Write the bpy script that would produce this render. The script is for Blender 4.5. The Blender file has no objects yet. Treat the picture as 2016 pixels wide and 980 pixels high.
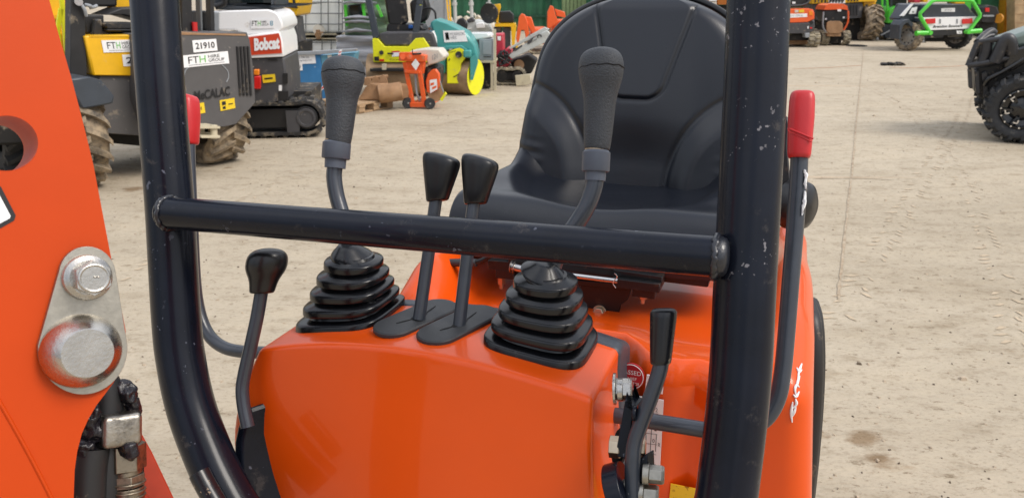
import bpy, bmesh, math, random
from mathutils import Vector, Matrix, Euler
from mathutils.geometry import tessellate_polygon
R = random.Random(7)
rad = math.radians
scene = bpy.context.scene
COL = scene.collection

# ------------------------------------------------------------------ camera
F, CX, CY, HC = 1500.0, 1008.0, 490.0, 1.45      # focal length and centre of the 2016 x 980 photograph, eye height in metres
TH = math.atan(515 / 1500.0)
CT, ST = math.cos(TH), math.sin(TH)
CAM = Vector((0, 0, HC))


def ray(px, py):
    a = (px - CX) / F
    b = -(py - CY) / F
    return Vector((a, CT + b * ST, -ST + b * CT))


def P(px, py, d):
    return CAM + ray(px, py) * d


def G(px, py):
    r = ray(px, py)
    return CAM + r * (-HC / r.z)


cam_data = bpy.data.cameras.new("camera")
cam_data.sensor_width = 36.0
cam_data.lens = 36.0 * F / 2016.0
cam_data.clip_start = 0.02
cam_data.clip_end = 400.0
cam_data.dof.use_dof = True
cam_data.dof.focus_distance = 1.0
cam_data.dof.aperture_fstop = 15.0
cam = bpy.data.objects.new("camera", cam_data)
COL.objects.link(cam)
cam.location = CAM
cam.rotation_euler = (math.pi / 2 - TH, 0, 0)
scene.camera = cam

# ------------------------------------------------------------------ materials


def lin(v):
    v /= 255.0
    return v / 12.92 if v <= 0.04045 else ((v + 0.055) / 1.055) ** 2.4


def c3(r, g, b):
    return (lin(r), lin(g), lin(b))


MATS = {}


def mat(name, rgb, rough=0.5, metal=0.0, coat=0.0, nz=0.12, ns=12.0, bump=0.0, bs=150.0, dust=None, chips=None, chipz=None, rnz=0.15, spec=0.5, stretch=None):
    """procedural paint / plastic / metal: colour noise, roughness noise, bump, optional dust film and optional chips"""
    if name in MATS:
        return MATS[name]
    m = bpy.data.materials.new(name)
    m.use_nodes = True
    nt = m.node_tree
    N, L = nt.nodes, nt.links
    bs_ = N["Principled BSDF"]
    tc = N.new("ShaderNodeTexCoord")
    mp = N.new("ShaderNodeMapping")
    if stretch:
        mp.inputs["Scale"].default_value = stretch
    L.new(tc.outputs["Object"], mp.inputs["Vector"])

    def noise(scale, detail=5.0, rough_=0.6):
        n = N.new("ShaderNodeTexNoise")
        n.inputs["Scale"].default_value = scale
        n.inputs["Detail"].default_value = detail
        n.inputs["Roughness"].default_value = rough_
        L.new(mp.outputs["Vector"], n.inputs["Vector"])
        return n

    def ramp(src, lo, hi, a=(0, 0, 0, 1), b=(1, 1, 1, 1)):
        r_ = N.new("ShaderNodeValToRGB")
        r_.color_ramp.elements[0].position = lo
        r_.color_ramp.elements[1].position = hi
        r_.color_ramp.elements[0].color = a
        r_.color_ramp.elements[1].color = b
        L.new(src, r_.inputs["Fac"])
        return r_.outputs["Color"]

    def mix(fac, a, b):
        mx = N.new("ShaderNodeMix")
        mx.data_type = 'RGBA'
        if isinstance(fac, float):
            mx.inputs["Factor"].default_value = fac
        else:
            L.new(fac, mx.inputs["Factor"])
        for k, v in (("A", a), ("B", b)):
            s = [i for i in mx.inputs if i.name == k and i.type == 'RGBA'][0]
            if isinstance(v, tuple):
                s.default_value = (v[0], v[1], v[2], 1)
            else:
                L.new(v, s)
        return [o for o in mx.outputs if o.type == 'RGBA'][0]

    n1 = noise(ns)
    dk = tuple(x * (1 - nz) for x in rgb)
    lt = tuple(min(1, x * (1 + nz)) for x in rgb)
    col = ramp(n1.outputs["Fac"], 0.3, 0.7, (*dk, 1), (*lt, 1))
    rr = N.new("ShaderNodeMapRange")
    rr.inputs["To Min"].default_value = max(0.02, rough * (1 - rnz))
    rr.inputs["To Max"].default_value = min(1, rough * (1 + rnz))
    L.new(noise(ns * 3.1).outputs["Fac"], rr.inputs["Value"])
    rsock = rr.outputs["Result"]
    if dust:
        dc, amt, dsc = dust
        f = ramp(noise(dsc, 8, 0.7).outputs["Fac"], 0.62 - amt * 0.45, 0.78 - amt * 0.25)
        col = mix(f, col, tuple(dc))
        mr = N.new("ShaderNodeMath")
        mr.operation = 'MAXIMUM'
        fm = N.new("ShaderNodeMath")
        fm.operation = 'MULTIPLY'
        fm.inputs[1].default_value = 0.85
        L.new(f, fm.inputs[0])
        L.new(rsock, mr.inputs[0])
        L.new(fm.outputs[0], mr.inputs[1])
        rsock = mr.outputs[0]
    if chips:
        cc, thr, csc = chips
        big = noise(csc * 0.12, 2)
        sm = noise(csc, 3, 0.55)
        ml = N.new("ShaderNodeMath")
        ml.operation = 'MULTIPLY'
        L.new(ramp(sm.outputs["Fac"], thr, thr + 0.02), ml.inputs[0])
        L.new(ramp(big.outputs["Fac"], 0.52, 0.6), ml.inputs[1])
        cf = ml.outputs[0]
        if chipz:
            sp = N.new("ShaderNodeSeparateXYZ")
            L.new(tc.outputs["Object"], sp.inputs[0])
            zr = N.new("ShaderNodeMapRange")
            zr.inputs["From Min"].default_value, zr.inputs["From Max"].default_value = chipz
            L.new(sp.outputs["Z"], zr.inputs["Value"])
            m2 = N.new("ShaderNodeMath")
            m2.operation = 'MULTIPLY'
            L.new(cf, m2.inputs[0])
            L.new(zr.outputs["Result"], m2.inputs[1])
            cf = m2.outputs[0]
        col = mix(cf, col, tuple(cc))
    L.new(col, bs_.inputs["Base Color"])
    L.new(rsock, bs_.inputs["Roughness"])
    bs_.inputs["Metallic"].default_value = metal
    bs_.inputs["Specular IOR Level"].default_value = spec
    bs_.inputs["Coat Weight"].default_value = coat
    bs_.inputs["Coat Roughness"].default_value = 0.06
    if bump:
        bp = N.new("ShaderNodeBump")
        bp.inputs["Strength"].default_value = bump
        bp.inputs["Distance"].default_value = 0.002
        L.new(noise(bs, 4).outputs["Fac"], bp.inputs["Height"])
        L.new(bp.outputs["Normal"], bs_.inputs["Normal"])
    MATS[name] = m
    return m


DUST = c3(176, 160, 136)
M = {}
M['orange'] = mat('orange_paint', (0.77, 0.084, 0.0025), 0.36, coat=0.40, spec=0.28, nz=0.03, ns=6, rnz=0.1, bump=0.02, bs=60)
M['boom'] = mat('boom_orange_paint', (0.54, 0.053, 0.0015), 0.5, coat=0.0, spec=0.25, nz=0.04, ns=9, bump=0.04, bs=300)
M['boomdark'] = mat('boom_shaded_orange', (0.36, 0.030, 0.008), 0.4, coat=0.2, nz=0.15, ns=20)  # the boom's orange with shade put into the colour
M['bar'] = mat('black_tube_paint', (0.0056, 0.0076, 0.0145), 0.25, coat=0.07, spec=0.24, nz=0.25, ns=14, bump=0.05, bs=90, chips=(c3(88, 92, 104), 0.665, 110), dust=(c3(70, 66, 64), 0.03, 30))
M['barworn'] = mat('worn_black_tube_paint', (0.0056, 0.0076, 0.0145), 0.25, coat=0.07, spec=0.24, nz=0.25, ns=14, bump=0.05, bs=90, chips=(c3(118, 116, 120), 0.64, 150), chipz=(1.17, 1.19), dust=(c3(70, 66, 64), 0.03, 30))
M['weld'] = mat('welded_black_paint', (0.012, 0.014, 0.02), 0.33, coat=0.4, bump=0.6, bs=120)
M['rust'] = mat('scuffed_rust', c3(92, 60, 44), 0.6, nz=0.5, ns=60)
M['lever'] = mat('lever_grey_paint', (0.035, 0.042, 0.055), 0.34, coat=0.35, nz=0.2, ns=20, chips=(c3(150, 150, 150), 0.72, 130))
M['grip'] = mat('grip_rubber', (0.040, 0.044, 0.050), 0.52, nz=0.12, ns=25, bump=0.65, bs=420)
M['collar'] = mat('grey_plastic_collar', (0.085, 0.098, 0.125), 0.45, nz=0.1)
M['boot'] = mat('boot_rubber', (0.0045, 0.005, 0.0065), 0.23, nz=0.2, ns=20, rnz=0.3, dust=(c3(70, 70, 72), 0.02, 25))
M['plate'] = mat('slot_plate_rubber', (0.035, 0.037, 0.040), 0.55, nz=0.15, bump=0.15, bs=500)
M['knob'] = mat('black_knob_plastic', (0.008, 0.008, 0.009), 0.30, nz=0.15, bump=0.05, bs=300)
M['wornknob'] = mat('worn_black_knob', (0.008, 0.009, 0.012), 0.28, nz=0.2, chips=(c3(150, 130, 108), 0.60, 120))
M['slit'] = mat('dark_slit', (0.003, 0.003, 0.003), 0.8)
M['trim'] = mat('dark_grey_trim', (0.045, 0.053, 0.068), 0.42, nz=0.1, bump=0.2, bs=500)
M['vinyl'] = mat('seat_vinyl', (0.0052, 0.0070, 0.0122), 0.31, nz=0.12, ns=9, rnz=0.25, bump=0.10, bs=420, spec=0.55)
M['red'] = mat('red_handle_plastic', (0.56, 0.026, 0.030), 0.36, nz=0.06, bump=0.08, bs=200)
M['zinc'] = mat('zinc_plate', (0.40, 0.38, 0.33), 0.44, metal=1.0, nz=0.12, ns=160, rnz=0.25, bump=0.08, bs=500)
M['zincb'] = mat('bright_zinc', (0.52, 0.50, 0.46), 0.27, metal=1.0, nz=0.1, ns=60, rnz=0.3, bump=0.15, bs=300)
M['dirtyzinc'] = mat('greasy_zinc', (0.40, 0.37, 0.32), 0.36, metal=1.0, nz=0.2, ns=60, dust=((0.012, 0.011, 0.016), 0.34, 46), bump=0.3, bs=200)
M['dirtybrass'] = mat('greasy_brass', (0.34, 0.29, 0.22), 0.4, metal=1.0, nz=0.2, ns=60, dust=((0.012, 0.011, 0.016), 0.36, 60))
M['brass'] = mat('yellow_zinc', (0.55, 0.45, 0.33), 0.35, metal=1.0, nz=0.15, ns=60)
M['steel'] = mat('steel_rod', (0.62, 0.60, 0.58), 0.25, metal=1.0)
M['blackmetal'] = mat('black_bracket', (0.010, 0.010, 0.011), 0.42, nz=0.3, ns=25, dust=(c3(90, 70, 58), 0.12, 35))
M['grease'] = mat('black_grease', (0.011, 0.010, 0.014), 0.28, nz=0.6, ns=60, bump=0.9, bs=140, dust=(c3(126, 92, 50), 0.02, 55))
M['white'] = mat('white_sticker', (0.86, 0.86, 0.86), 0.45, nz=0.03)
M['redsticker'] = mat('red_sticker', (0.55, 0.012, 0.022), 0.4, nz=0.03)
M['yellowsticker'] = mat('yellow_sticker', (0.80, 0.56, 0.02), 0.45, nz=0.03, chips=(c3(150, 100, 20), 0.6, 150))
M['ink'] = mat('black_ink', (0.010, 0.010, 0.011), 0.5)
M['greyink'] = mat('grey_ink', (0.24, 0.25, 0.27), 0.5)
M['greenink'] = mat('green_ink', (0.16, 0.52, 0.10), 0.5)
M['edgerubber'] = mat('edge_rubber', (0.014, 0.014, 0.015), 0.45, dust=(DUST, 0.08, 20))
# background materials: dusty machines
M['byellow'] = mat('machine_yellow', (0.80, 0.44, 0.006), 0.38, coat=0.2, nz=0.06, dust=(DUST, 0.04, 6))
M['bgrey'] = mat('machine_grey', (0.058, 0.057, 0.061), 0.55, nz=0.12, ns=5, dust=(DUST, 0.10, 5), chips=(c3(190, 180, 165), 0.66, 22))
M['dumpergrey'] = mat('dumper_grey_steel', (0.092, 0.088, 0.088), 0.55, nz=0.10, ns=5, dust=(DUST, 0.06, 5), chips=(c3(190, 180, 165), 0.68, 26))
M['bblack'] = mat('machine_black', (0.013, 0.013, 0.014), 0.5, nz=0.3, ns=8, dust=(DUST, 0.06, 7))
M['bdark'] = mat('machine_underside', (0.012, 0.011, 0.010), 0.8, nz=0.3, dust=(DUST, 0.10, 6))
M['bwhite'] = mat('machine_white', (0.86, 0.86, 0.86), 0.32, coat=0.3, nz=0.02, dust=(DUST, 0.03, 6))
M['borange'] = mat('machine_orange', (0.80, 0.115, 0.020), 0.40, coat=0.15, nz=0.06, dust=(DUST, 0.07, 9))
M['bred'] = mat('machine_red', (0.48, 0.030, 0.055), 0.45, nz=0.15, dust=(DUST, 0.08, 9))
M['bobred'] = mat('badge_red', (0.62, 0.060, 0.020), 0.4, nz=0.04)
M['hiyellow'] = mat('lime_yellow_paint', (0.80, 0.78, 0.012), 0.40, nz=0.05, dust=(DUST, 0.05, 7))
M['hiviz'] = mat('hi_vis_yellow', (0.90, 0.92, 0.02), 0.45, nz=0.03)
M['teal'] = mat('teal_paint', (0.055, 0.300, 0.285), 0.40, coat=0.2, nz=0.06, dust=(DUST, 0.05, 7))
M['green'] = mat('bright_green_paint', (0.085, 0.60, 0.045), 0.38, coat=0.2, nz=0.05, dust=(DUST, 0.04, 8))
M['bluesteel'] = mat('blue_skip_paint', (0.040, 0.185, 0.400), 0.5, nz=0.18, ns=3, dust=(c3(120, 160, 190), 0.10, 3), chips=(c3(180, 190, 195), 0.66, 18))
M['bluelight'] = mat('pale_blue_skip_paint', (0.12, 0.32, 0.44), 0.5, nz=0.15, ns=4, chips=(c3(110, 80, 60), 0.6, 14))
M['tyre'] = mat('muddy_tyre', (0.032, 0.030, 0.028), 0.8, nz=0.25, ns=14, dust=(c3(168, 150, 124), 0.62, 9), bump=0.3, bs=80)
M['tyreclean'] = mat('black_tyre', (0.020, 0.021, 0.023), 0.65, nz=0.25, ns=14, dust=(c3(130, 122, 110), 0.10, 12), bump=0.2, bs=80)
M['track'] = mat('rubber_track', (0.022, 0.021, 0.021), 0.7, nz=0.3, ns=14, dust=(c3(150, 138, 118), 0.26, 10), bump=0.3, bs=60)
M['mudtrack'] = mat('mud_caked_track', (0.10, 0.09, 0.075), 0.85, nz=0.3, ns=14, dust=(c3(172, 160, 134), 0.6, 8), bump=0.4, bs=60)
M['rubrust'] = mat('brown_rusty_steel', c3(154, 118, 84), 0.75, nz=0.25, ns=7, dust=(c3(166, 132, 100), 0.35, 6), bump=0.3, bs=40)
M['drum'] = mat('muddy_drum', c3(142, 116, 88), 0.7, nz=0.22, ns=4, dust=(c3(172, 146, 114), 0.4, 5))
M['wood'] = mat('grey_brown_wood', c3(168, 140, 108), 0.8, nz=0.22, ns=6, stretch=(1, 8, 8), bump=0.3, bs=30)
M['cream'] = mat('cream_plastic', (0.62, 0.58, 0.50), 0.5, nz=0.06, dust=(DUST, 0.06, 8))
M['beige'] = mat('beige_steel', c3(196, 186, 160), 0.55, nz=0.1, dust=(c3(120, 100, 80), 0.06, 9))
M['ibc'] = mat('ibc_plastic', (0.88, 0.89, 0.86), 0.4, nz=0.05, ns=3)
M['cage'] = mat('galvanised_cage', (0.14, 0.15, 0.155), 0.5, metal=0.3, nz=0.15)
M['greysteel'] = mat('grey_steel', (0.30, 0.32, 0.34), 0.5, nz=0.12, ns=5, dust=(c3(130, 110, 90), 0.08, 8))
M['palegrey'] = mat('pale_grey_paint', (0.50, 0.52, 0.50), 0.5, nz=0.12, ns=6, dust=(c3(150, 130, 110), 0.16, 7), chips=(c3(70, 75, 75), 0.64, 20))
M['fence'] = mat('green_fence_paint', (0.018, 0.105, 0.050), 0.5, nz=0.25, ns=3)
M['fencedark'] = mat('dark_green_rail', (0.010, 0.06, 0.030), 0.5, nz=0.2)
M['olive'] = mat('pale_green_sheet', (0.20, 0.28, 0.13), 0.5, nz=0.2)
M['tealdark'] = mat('blue_green_panel', (0.06, 0.15, 0.17), 0.4, nz=0.15)
M['glassdark'] = mat('dark_cab_glass', (0.010, 0.016, 0.018), 0.06, nz=0.3, spec=0.7)
M['taillight'] = mat('tail_light_red', (0.62, 0.016, 0.016), 0.2, coat=0.5)
M['amber'] = mat('amber_lens', (0.85, 0.24, 0.01), 0.2, coat=0.5)
M['utvpaint'] = mat('sage_green_paint', (0.20, 0.255, 0.225), 0.42, coat=0.15, nz=0.05, dust=(DUST, 0.06, 6))
M['bowser'] = mat('charcoal_bowser', (0.042, 0.052, 0.066), 0.42, nz=0.1, dust=(DUST, 0.04, 8))
M['bumper'] = mat('satin_black_tube', (0.030, 0.030, 0.033), 0.38, nz=0.2, dust=(DUST, 0.08, 10))
M['rim'] = mat('black_rim', (0.008, 0.008, 0.009), 0.28, coat=0.5)
M['silver'] = mat('machined_alloy', (0.75, 0.75, 0.75), 0.25, metal=1.0)
M['greyrim'] = mat('dusty_steel_rim', (0.30, 0.29, 0.27), 0.5, metal=0.3, dust=(DUST, 0.2, 12))
M['ochre'] = mat('orange_ochre_paint', (0.58, 0.24, 0.015), 0.5, nz=0.15, dust=(c3(130, 90, 50), 0.12, 6))
M['brick'] = mat('sandy_block', c3(172, 146, 112), 0.85, nz=0.25, ns=5)
M['brownorange'] = mat('brown_orange_paint', (0.42, 0.125, 0.012), 0.45, nz=0.1, dust=(c3(90, 60, 40), 0.08, 6))
M['blue'] = mat('blue_plastic', (0.02, 0.12, 0.45), 0.4)
M['stone'] = mat('pale_stone', c3(176, 160, 138), 0.9, nz=0.3, ns=40)
M['darkstone'] = mat('dark_chips', c3(92, 80, 66), 0.9, nz=0.4, ns=40)
M['sack'] = mat('cream_sacking', c3(206, 198, 180), 0.85, nz=0.2, ns=8, bump=0.3, bs=40)

# ------------------------------------------------------------------ mesh builder


def basis(ax):
    ax = Vector(ax).normalized()
    t = Vector((0, 0, 1)) if abs(ax.z) < 0.9 else Vector((0, 1, 0))
    a = ax.cross(t).normalized()
    return ax, a, ax.cross(a).normalized()


def smooth_path(pts, n=8):
    pts = [Vector(p) for p in pts]
    if len(pts) < 3:
        return pts
    out = []
    ext = [pts[0] * 2 - pts[1]] + pts + [pts[-1] * 2 - pts[-2]]
    for i in range(1, len(ext) - 2):
        p0, p1, p2, p3 = ext[i - 1:i + 3]
        for k in range(n):
            t = k / n
            out.append(0.5 * ((2 * p1) + (p2 - p0) * t + (2 * p0 - 5 * p1 + 4 * p2 - p3) * t * t + (3 * p1 - p0 - 3 * p2 + p3) * t ** 3))
    out.append(pts[-1])
    return out


class MB:
    def __init__(s):
        s.v, s.f, s.m = [], [], []

    def add(s, vs, fs, mi=0):
        o = len(s.v)
        s.v += [Vector(p) for p in vs]
        for f in fs:
            s.f.append([o + i for i in f])
            s.m.append(mi)
        return s

    def box(s, c, size, rot=None, mi=0, taper=1.0):
        c = Vector(c)
        hx, hy, hz = (q / 2 for q in size)
        vs = []
        for z in (-1, 1):
            k = taper if z > 0 else 1
            for x, y in ((-1, -1), (1, -1), (1, 1), (-1, 1)):
                p = Vector((x * hx * k, y * hy * k, z * hz))
                if rot is not None:
                    p = rot @ p
                vs.append(c + p)
        return s.add(vs, [(3, 2, 1, 0), (4, 5, 6, 7), (0, 1, 5, 4), (1, 2, 6, 5), (2, 3, 7, 6), (3, 0, 4, 7)], mi)

    def beam(s, p0, p1, w, h, up=(0, 0, 1), mi=0):
        p0, p1 = Vector(p0), Vector(p1)
        d = (p1 - p0)
        x = d.normalized()
        y = Vector(up).cross(x).normalized()
        z = x.cross(y)
        rot = Matrix((x, y, z)).transposed()
        return s.box((p0 + p1) / 2, (d.length, w, h), rot, mi)

    def cyl(s, p0, p1, r0, r1=None, n=20, mi=0, caps=True, phase=0.0):
        r1 = r0 if r1 is None else r1
        p0, p1 = Vector(p0), Vector(p1)
        ax, a, b = basis(p1 - p0)
        vs = []
        for p, r in ((p0, r0), (p1, r1)):
            for i in range(n):
                t = 2 * math.pi * i / n + phase
                vs.append(p + a * (r * math.cos(t)) + b * (r * math.sin(t)))
        fs = [(i, (i + 1) % n, n + (i + 1) % n, n + i) for i in range(n)]
        if caps:
            fs += [tuple(range(n - 1, -1, -1)), tuple(range(n, 2 * n))]
        return s.add(vs, fs, mi)

    def lathe(s, prof, p0, axis, n=28, mi=0, closed=False, caps=True):
        """prof: (radius, height along the axis)"""
        p0 = Vector(p0)
        ax, a, b = basis(axis)
        vs, fs = [], []
        for r, h in prof:
            for i in range(n):
                t = 2 * math.pi * i / n
                vs.append(p0 + ax * h + a * (r * math.cos(t)) + b * (r * math.sin(t)))
        k = len(prof)
        for j in range(k - (0 if closed else 1)):
            for i in range(n):
                j2 = (j + 1) % k
                fs.append((j * n + i, j * n + (i + 1) % n, j2 * n + (i + 1) % n, j2 * n + i))
        if not closed and caps:
            if prof[0][0] > 1e-6:
                fs.append(tuple(range(n - 1, -1, -1)))
            if prof[-1][0] > 1e-6:
                fs.append(tuple((k - 1) * n + i for i in range(n)))
        return s.add(vs, fs, mi)

    def tube(s, pts, r, n=16, mi=0, sm=8, wob=0.0):
        pts = smooth_path(pts, sm) if sm else [Vector(p) for p in pts]
        k = len(pts)
        rs = r if isinstance(r, (list, tuple)) else [r] * k
        if len(rs) != k:
            rs = [rs[min(len(rs) - 1, int(i * (len(rs) - 1) / (k - 1)))] + (rs[min(len(rs) - 1, int(i * (len(rs) - 1) / (k - 1)) + 1)] - rs[int(i * (len(rs) - 1) / (k - 1))]) * ((i * (len(rs) - 1) / (k - 1)) % 1) for i in range(k)]
        t0 = (pts[1] - pts[0]).normalized()
        _, a, b = basis(t0)
        vs, fs = [], []
        for i, p in enumerate(pts):
            t = (pts[min(k - 1, i + 1)] - pts[max(0, i - 1)]).normalized()
            a = (a - t * a.dot(t)).normalized()
            b = t.cross(a)
            for j in range(n):
                q = 2 * math.pi * j / n
                rr = rs[i] * (1 + wob * R.uniform(-1, 1))
                vs.append(p + a * (rr * math.cos(q)) + b * (rr * math.sin(q)))
        for i in range(k - 1):
            for j in range(n):
                fs.append((i * n + j, i * n + (j + 1) % n, (i + 1) * n + (j + 1) % n, (i + 1) * n + j))
        fs += [tuple(range(n - 1, -1, -1)), tuple((k - 1) * n + j for j in range(n))]
        return s.add(vs, fs, mi)

    def prism(s, pts, vec, mi=0, holes=()):
        """closed polygon (3-D points, roughly flat) pushed along vec"""
        pts = [Vector(p) for p in pts]
        vec = Vector(vec)
        loops = [pts] + [[Vector(p) for p in h] for h in holes]
        tri = tessellate_polygon(loops)
        flat = [p for l in loops for p in l]
        n = len(flat)
        vs = flat + [p + vec for p in flat]
        fs = [tuple(t) for t in tri] + [tuple(n + i for i in reversed(t)) for t in tri]
        o = 0
        for l in loops:
            k = len(l)
            fs += [(o + i, o + (i + 1) % k, n + o + (i + 1) % k, n + o + i) for i in range(k)]
            o += k
        return s.add(vs, fs, mi)

    def rbox(s, c, half, r, n=6, deform=None, mi=0, seg=4, rot=None):
        """rounded box; deform works on the finished local coordinates"""
        def axis(h):
            inner = [-(h - r) + 2 * (h - r) * i / n for i in range(n + 1)]
            edge = [math.tan(math.pi / 4 * k / seg) * r for k in range(1, seg + 1)]
            return [-(h - r) - e for e in reversed(edge)] + inner + [(h - r) + e for e in edge]
        AX = [axis(h) for h in half]
        idx, vs, fs = {}, [], []

        def vert(p):
            k = tuple(round(q, 6) for q in p)
            if k not in idx:
                inn = Vector([max(-(half[i] - r), min(half[i] - r, p[i])) for i in range(3)])
                d = Vector(p) - inn
                q = inn + (d.normalized() * r if d.length > 1e-9 else d)
                idx[k] = len(vs)
                vs.append(q)
            return idx[k]
        for ax in range(3):
            u, w = (ax + 1) % 3, (ax + 2) % 3
            for sg in (-1, 1):
                for i in range(len(AX[u]) - 1):
                    for j in range(len(AX[w]) - 1):
                        q = []
                        for a_, b_ in ((i, j), (i + 1, j), (i + 1, j + 1), (i, j + 1)):
                            p = [0, 0, 0]
                            p[ax] = sg * half[ax]
                            p[u] = AX[u][a_]
                            p[w] = AX[w][b_]
                            q.append(vert(p))
                        if sg < 0:
                            q.reverse()
                        fs.append(q)
        c = Vector(c)
        out = []
        for v in vs:
            p = (rot @ v if rot is not None else v) + c
            out.append(Vector(deform(p)) if deform else p)
        return s.add(out, fs, mi)

    def rings(s, rings, mi=0, cap0=True, cap1=True):
        n = len(rings[0])
        vs = [p for r_ in rings for p in r_]
        fs = []
        for i in range(len(rings) - 1):
            for j in range(n):
                fs.append((i * n + j, i * n + (j + 1) % n, (i + 1) * n + (j + 1) % n, (i + 1) * n + j))
        if cap0:
            fs.append(tuple(range(n - 1, -1, -1)))
        if cap1:
            fs.append(tuple((len(rings) - 1) * n + j for j in range(n)))
        return s.add(vs, fs, mi)

    def build(s, name, mats, parent=None, label=None, bevel=0.0, smooth=35.0, kind=None, sub=0):
        me = bpy.data.meshes.new(name)
        me.from_pydata([tuple(p) for p in s.v], [], s.f)
        if not isinstance(mats, (list, tuple)):
            mats = [mats]
        for m in mats:
            me.materials.append(M[m] if isinstance(m, str) else m)
        me.polygons.foreach_set("material_index", s.m)
        bm = bmesh.new()
        bm.from_mesh(me)
        bmesh.ops.recalc_face_normals(bm, faces=bm.faces)
        bm.to_mesh(me)
        bm.free()
        if smooth:
            me.polygons.foreach_set("use_smooth", [True] * len(me.polygons))
            me.set_sharp_from_angle(angle=rad(smooth))
        me.update()
        o = bpy.data.objects.new(name, me)
        COL.objects.link(o)
        if parent is not None:
            o.parent = parent
        if bevel:
            b = o.modifiers.new("bevel", 'BEVEL')
            b.width = bevel
            b.segments = 2
            b.limit_method = 'ANGLE'
            b.angle_limit = rad(40)
        if sub:
            q = o.modifiers.new("sub", 'SUBSURF')
            q.levels = q.render_levels = sub
        if label:
            o["label"] = label
        if kind:
            o["kind"] = kind
        return o


def tag(o, label, cat, group=None):
    o["label"] = label
    o["category"] = cat
    if group:
        o["group"] = group


class Thing:
    """an Empty at the base of a thing; px() turns a photograph position into the thing's own coordinates on the plane y = const"""

    def __init__(s, name, label, cat, org, yaw=0.0, group=None):
        s.root = bpy.data.objects.new(name, None)
        s.root.empty_display_size = 0.2
        COL.objects.link(s.root)
        s.root.location = org
        s.root.rotation_euler = (0, 0, yaw)
        tag(s.root, label, cat, group)
        s.M = Matrix.Translation(Vector(org)) @ Matrix.Rotation(yaw, 4, 'Z')
        s.I = s.M.inverted()

    def loc(s, w):
        return s.I @ Vector(w)

    def px(s, px, py, y=0.0):
        o = s.I @ CAM
        d = (s.I.to_3x3() @ ray(px, py))
        return o + d * ((y - o.y) / d.y)

    def pz(s, px, py, z=0.0):
        o = s.I @ CAM
        d = (s.I.to_3x3() @ ray(px, py))
        return o + d * ((z - o.z) / d.z)

    def pg(s, lst, y=0.0):
        return [s.px(a, b, y) for a, b in lst]

    def slab(s, lst, y0, y1, mb=None, mi=0):
        """outline seen at depth y0, real thickness back to y1"""
        mb = mb or MB()
        mb.prism(s.pg(lst, y0), (0, y1 - y0, 0), mi)
        return mb

    def rect(s, x0, y0_, x1, y1_, ya, yb, mb=None, mi=0):
        return s.slab([(x0, y0_), (x1, y0_), (x1, y1_), (x0, y1_)], ya, yb, mb, mi)


FONT_CACHE = {}


def text_mesh(txt, shear=0.0, bold=0.0):
    k = (txt, shear, bold)
    if k in FONT_CACHE:
        return FONT_CACHE[k]
    cu = bpy.data.curves.new("lettering", 'FONT')
    cu.body = txt
    cu.shear = shear
    cu.offset = bold
    cu.resolution_u = 3
    ob = bpy.data.objects.new("lettering", cu)
    COL.objects.link(ob)
    dg = bpy.context.evaluated_depsgraph_get()
    me = bpy.data.meshes.new_from_object(ob.evaluated_get(dg))
    vs = [(v.co.x, v.co.y) for v in me.vertices]
    fs = [tuple(p.vertices) for p in me.polygons]
    bpy.data.objects.remove(ob)
    bpy.data.curves.remove(cu)
    bpy.data.meshes.remove(me)
    x0, x1 = min(v[0] for v in vs), max(v[0] for v in vs)
    y0, y1 = min(v[1] for v in vs), max(v[1] for v in vs)
    FONT_CACHE[k] = ([((x - x0) / (x1 - x0), (y - y0) / (y1 - y0)) for x, y in vs], fs)
    return FONT_CACHE[k]


def put_text(mb, txt, bl, br, tl, lift, mi=0, shear=0.0, bold=0.0):
    """lettering fitted between bottom-left, bottom-right and top-left corners, lifted by the vector lift"""
    vs, fs = text_mesh(txt, shear, bold)
    bl, br, tl, lift = Vector(bl), Vector(br), Vector(tl), Vector(lift)
    mb.add([bl + (br - bl) * x + (tl - bl) * y + lift for x, y in vs], fs, mi)


def sticker(T, corners, y, texts, name='sticker', base='white', parent=None, inks=('ink',), label=None, th=0.004):
    """corners: tl, tr, br, bl in photograph positions on plane y; texts: (string, u0, v0, u1, v1, ink index[, shear, bold]) in 0..1 with v up"""
    tl, tr, br, bl = [T.px(a, b, y) for a, b in corners]
    mb = MB()
    mb.prism([tl, tr, br, bl], (0, -th, 0), 0)
    lift = Vector((0, -th - 0.002, 0))

    def at(u, v):
        return (bl * (1 - u) + br * u) * (1 - v) + (tl * (1 - u) + tr * u) * v
    for t in texts:
        if t[0] == '#':
            q = [at(t[1], t[2]) + lift, at(t[3], t[2]) + lift, at(t[3], t[4]) + lift, at(t[1], t[4]) + lift]
            mb.add(q, [(0, 1, 2, 3)], t[5] + 1)
        else:
            put_text(mb, t[0], at(t[1], t[2]), at(t[3], t[2]), at(t[1], t[4]), lift, t[5] + 1, t[6] if len(t) > 6 else 0, t[7] if len(t) > 7 else 0)
    return mb.build(name, [base] + list(inks), parent or T.root, label=label, smooth=0)


FTH = [('FT', 0.12, 0.28, 0.34, 0.85, 0), ('H', 0.36, 0.28, 0.49, 0.85, 1), ('HIRE', 0.55, 0.60, 0.80, 0.85, 0), ('GROUP', 0.55, 0.28, 0.90, 0.53, 0), ('#', 0.12, 0.13, 0.9, 0.17, 2)]

# ------------------------------------------------------------------ wheels and tracks


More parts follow.
